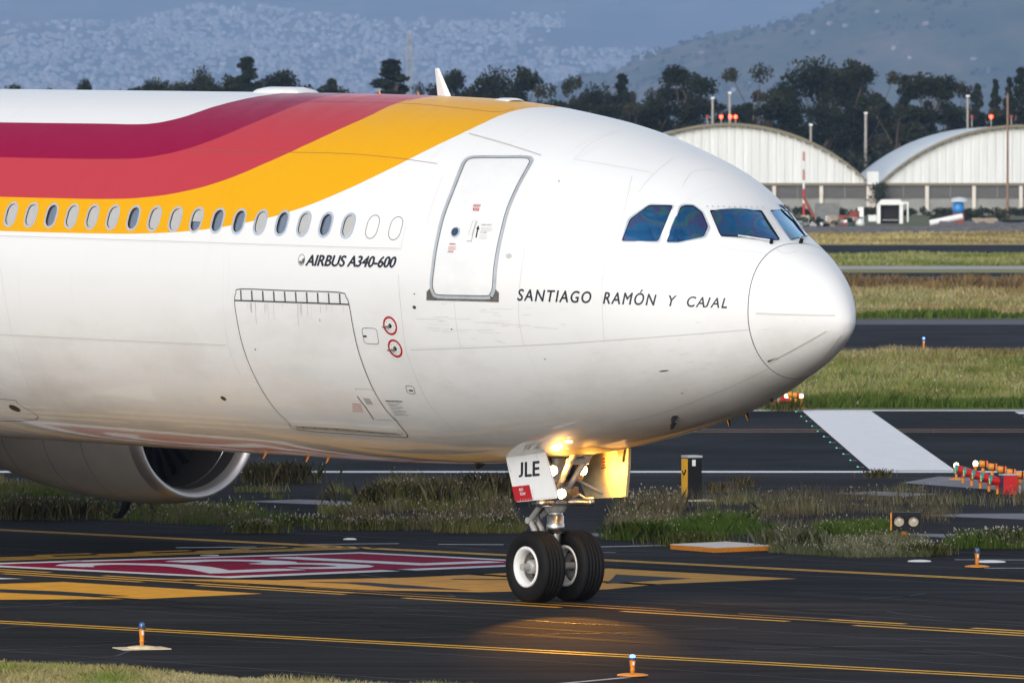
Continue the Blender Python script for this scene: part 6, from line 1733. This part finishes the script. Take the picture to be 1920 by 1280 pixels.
for px, py, lb in ((138, 1052.3, 'flush steel light left of the red marking'), (393, 1041.5, 'flush steel light above the middle of the red marking')):
    b = ground(px, py); o = empty('inset_light', b); tag(o, lb, 'inset light', 'flush pavement lights')
    mb = MB(); mb.lathe([(.16, .004), (.15, .014), (.05, .022), (.0001, .022)], (0, 0, 0), (0, 0, 1), 20); mb.build('steel_disc', m_steel, o)
for px, py, r_, lb in ((1724, 1052.5, .2, 'smaller white flat disc beside the weeds'), (1857, 1053.5, .26, 'larger white flat disc right of the blue light'), (656, 1011.4, .12, 'tiny white disc on the pavement left of the nose wheel')):
    o = empty('flush_disc', ground(px, py)); tag(o, lb, 'disc', 'white discs on the pavement')
    mb = MB(); mb.lathe([(r_, .004), (r_ * .9, .02), (r_ * .5, .03), (.0001, .032)], (0, 0, 0), (0, 0, 1), 18); mb.build('cover', m_wpaint, o)
# flat slab cover
pts = [ground(*p) for p in ((1257, 1029), (1340, 1035.5), (1453, 1031), (1362, 1024))]
o = empty('slab_cover', pts[0]); tag(o, 'flat white-topped slab with orange painted sides at the taxiway edge', 'slab')
mb = MB(); mb.prism([tuple(p - pts[0]) for p in pts], (0, 0, .075)); mb.build('orange_side', m_orange, o)
cen_ = sum(pts) / 4 - pts[0]
mb = MB(); mb.prism([tuple(cen_ + (p - pts[0] - cen_) * 1.003 + np.array([0, 0, .076])) for p in pts], (0, 0, .012)); mb.build('top', m_conc if False else mat('whitewashed_concrete', (.72, .64, .58), .8, var=.12, vscale=5), o)
# striped cabinet
b = ground(1297, 938); o = empty('striped_cabinet', b, R(19)); tag(o, 'black and yellow upright cabinet with a pale top beside the runway', 'cabinet')
mb = MB(); mb.box((0, 0, .42), (.29, .34, .82)); mb.build('body', m_blackp, o)
mb = MB(); mb.box((0, 0, .86), (.31, .36, .04)); mb.build('top_cover', mat('pale_grey_paint', (.45, .45, .46), .5), o)
mb = MB(); mb.box((-.148, 0, .43), (.012, .33, .78)); fpan = mb.build('yellow_panel', m_yel2, o)
mb = MB(); mb.tube([(-.158, -.1, .6), (-.158, 0, .5), (-.158, .1, .57)], .018, 6); mb.build('black_mark', m_blackp, fpan)
mb = MB(); mb.box((-.02, -.172, .74), (.07, .006, .12)); mb.build('white_plate', m_wpaint, o)
mb = MB(); mb.box((.05, -.2, -.0), (.5, .6, .05)); mb.build('footing', m_conc, o)
# runway guard light (two lamps)
b = ground(1697, 1017); o = empty('runway_guard_light', b, R(-8)); tag(o, 'black twin-lamp runway guard light on an orange post among the weeds', 'guard light')
mb = MB(); mb.tube([(-.02, 0, 0), (-.02, 0, .2)], [.045, .06], 12); mb.lathe([(.09, .0), (.09, .02), (.05, .03)], (-.02, 0, 0), (0, 0, 1), 14); mb.build('post', m_orange, o)
mb = MB(); mb.box((.03, 0, .37), (.5, .2, .32)); mb.build('housing', m_blackp, o)
mb = MB(); mb.box((-.235, .02, .37), (.03, .22, .3)); mb.build('orange_side', m_orange, o)
for sx in (-1, 1):
    c = (.03 + sx * .125, -.105, .375)
    mb = MB(); mb.lathe([(.0001, .02), (.06, .012), (.088, 0)], c, (0, -1, 0), 24); lens = mb.build('lens', mat('cream_lens', (.62, .55, .44), .25, coat=.6), o)
    vis = []; mb = MB()
    for k in range(13):
        t = math.pi * (-.05 + 1.1 * k / 12); vis.append((c[0] + .105 * math.cos(t), c[1], c[2] + .105 * math.sin(t)))
    nv = len(vis); vv = vis + [(x, y - .13 * (.35 + .65 * math.sin(math.pi * k / 12)), z) for k, (x, y, z) in enumerate(vis)]
    mb.add(vv, [(k, k + 1, nv + k + 1, nv + k) for k in range(nv - 1)], True); mb.build('visor', m_blackp, lens)
for sx in (-.06, .1):
    mb = MB(); mb.lathe([(.0001, .006), (.008, 0)], (sx, -.101, .25), (0, -1, 0), 6); mb.build('screw', m_steel, o)
# threshold lights
m_green = mat('green_lens', (.02, .30, .20), .15)
m_amber = mat('amber_glass', (.8, .5, .03), .2, emit=(1, .7, .1), estr=.5)
m_globe = mat('lit_globe', (1, .95, .85), .3, emit=(1.0, .80, .5), estr=4)
def red_lamp(loc, label):
    o = empty('red_threshold_lamp', loc); tag(o, label, 'threshold lamp', 'red cylindrical threshold lamps')
    o.scale = (.92,) * 3
    c, a = (0, 0, .28), Vector((-.97, -.22, .2)).normalized()
    mb = MB(); mb.lathe([(.0001, -.2), (.075, -.2), (.085, -.1), (.1, .1), (.1, .12)], c, a, 20); mb.build('housing', m_red, o)
    mb = MB(); mb.lathe([(.1, .12), (.112, .12), (.112, .15), (.098, .15)], c, a, 20); mb.build('lens_ring', mat('teal_ring', (.05, .25, .24), .35), o)
    mb = MB(); mb.lathe([(.098, .14), (.06, .165), (.0001, .172)], c, a, 20); mb.build('lens', m_green, o)
    mb = MB(); mb.box(tuple(Vector(c) + a * .165 + Vector((.02, -.03, -.04))), (.03, .05, .12)); mb.build('amber_insert', m_amber, o)
    mb = MB(); mb.tube([(.03, 0, 0), (.03, 0, .12)], .034, 8); mb.build('orange_foot', m_orange, o)
    mb = MB(); mb.tube([(.03, 0, .12), (.03, 0, .22)], .042, 8); mb.build('bracket', m_red, o)
def orange_lamp(loc, label):
    o = empty('orange_threshold_lamp', loc); tag(o, label, 'threshold lamp', 'orange two-way threshold lamps')
    mb = MB(); mb.tube([(0, 0, 0), (0, 0, .2)], .03, 8); mb.build('conduit', m_wpaint, o)
    mb = MB(); mb.lathe([(.03, .18), (.05, .2), (.055, .26), (.035, .3)], (0, 0, 0), (0, 0, 1), 12); mb.build('joint', m_orange, o)
    o.scale = (.72, .72, .95)
    c, a = (0, 0, .39), Vector((1, -.1, -.04)).normalized()
    mb = MB(); mb.lathe([(.0001, -.1), (.07, -.1), (.075, -.05), (.065, .05), (.08, .06)], c, a, 18); mb.build('housing', m_orange, o)
    mb = MB(); mb.lathe([(.08, .06), (.085, .065), (.085, .1), (.075, .1)], c, a, 18); mb.build('black_ring', m_blackp, o)
    mb = MB(); mb.lathe([(.075, .1), (.07, .14), (.0001, .145)], c, a, 18); mb.build('red_lens', mat('orange_red_lens', (.6, .08, .02), .2, emit=(1, .12, .02), estr=.4), o)
    mb = MB(); mb.lathe([(.072, -.1), (.06, -.125), (.0001, -.13)], c, a, 18); mb.build('green_lens', m_green, o)
def globe_lamp(loc, label, h=.36):
    o = empty('globe_lamp', loc); tag(o, label, 'globe lamp', 'lit white globe lamps at the threshold')
    mb = MB(); mb.lathe([(.15, .0), (.15, .015), (.1, .03), (.025, .04), (.022, h - .12), (.05, h - .08), (.06, h - .05)], (0, 0, 0), (0, 0, 1), 16); mb.build('stem', m_orange, o)
    mb = MB(); mb.lathe([(.042, -.05), (.055, 0), (.042, .042), (.0001, .058)], (0, 0, h), (0, 0, 1), 18); mb.build('globe', m_globe, o)
ORD = ('farthest', 'second farthest', 'middle', 'second nearest', 'nearest')
for k in range(5):
    red_lamp(ground(1803 + 16.2 * k, 905 + 5.2 * k), f'{ORD[k]} of the five red cylindrical lamps at the near threshold')
    orange_lamp(ground(1843 + 17.2 * k, 903 + 5.5 * k), f'{ORD[k]} of the five orange lamps at the near threshold')
globe_lamp(ground(1793, 899), 'lit globe lamp at the left end of the near threshold lamps', .30)
globe_lamp(ground(1829, 898), 'lit globe lamp behind the red threshold lamps', .33)
o = empty('red_junction_box', ground(1891, 926), R(18)); tag(o, 'red junction box with pale lid beside the near threshold lamps', 'box')
mb = MB(); mb.box((0, 0, .19), (.3, .24, .38)); mb.build('body', m_red, o)
mb = MB(); mb.box((0, 0, .39), (.32, .26, .025)); mb.build('lid', MATS['pale_grey_paint'], o)
mb = MB(); mb.box((-.156, 0, .19), (.012, .22, .36)); mb.build('dark_side', m_navy, o)
for k in range(3):
    red_lamp(ground(1446 + 11 * k, 765 + 1.5 * k), ('leftmost', 'middle', 'rightmost')[k] + ' red lamp of the far threshold group under the nose')
for k in range(2):
    orange_lamp(ground(1482 + 10 * k, 765 + 1.6 * k), ('left' if k == 0 else 'right') + ' orange lamp between the two far globe lamps')
globe_lamp(ground(1474.5, 764.5), 'left lit globe lamp of the far threshold group', .32)
globe_lamp(ground(1502.5, 766), 'right lit globe lamp of the far threshold group', .34)
m_gin = mat('lit_green_inset', (.05, .6, .3), .3, emit=(.15, 1, .55), estr=1.2)
for k in range(11):
    Y = 183.5 + k * 4.0; o = empty('threshold_inset_light', (7.5, Y, 0)); tag(o, f'green flush light beside the white threshold bar, {nth(k)} from its near end', 'inset light', 'green flush lights along the threshold bar')
    mb = MB(); mb.lathe([(.09, .008), (.07, .02), (.0001, .022)], (0, 0, 0), (0, 0, 1), 14); mb.build('steel_rim', m_dsteel, o)
    mb = MB(); mb.box((-.06, 0, .022), (.03, .04, .014)); mb.build('green_lens', m_gin, o)

# ------------------------------------------------------------------ the air
hz = MB(); hz.box((0, 20480, 780), (16700, 41200, 1562.0))
m_haze = bpy.data.materials.new('pale_blue_haze'); m_haze.use_nodes = True
nt = m_haze.node_tree; nt.nodes.clear()
ho = nt.nodes.new('ShaderNodeOutputMaterial'); pv = nt.nodes.new('ShaderNodeVolumePrincipled')
pv.inputs['Color'].default_value = (.43, .63, 1.0, 1)
pv.inputs['Density'].default_value = HAZE
pv.inputs['Anisotropy'].default_value = 0.0
nt.links.new(pv.outputs[0], ho.inputs['Volume'])
haze = hz.build('haze', m_haze)
tag(haze, 'pale blue haze filling the air towards the hills', 'haze', kind='stuff')
haze.display_type = 'BOUNDS'
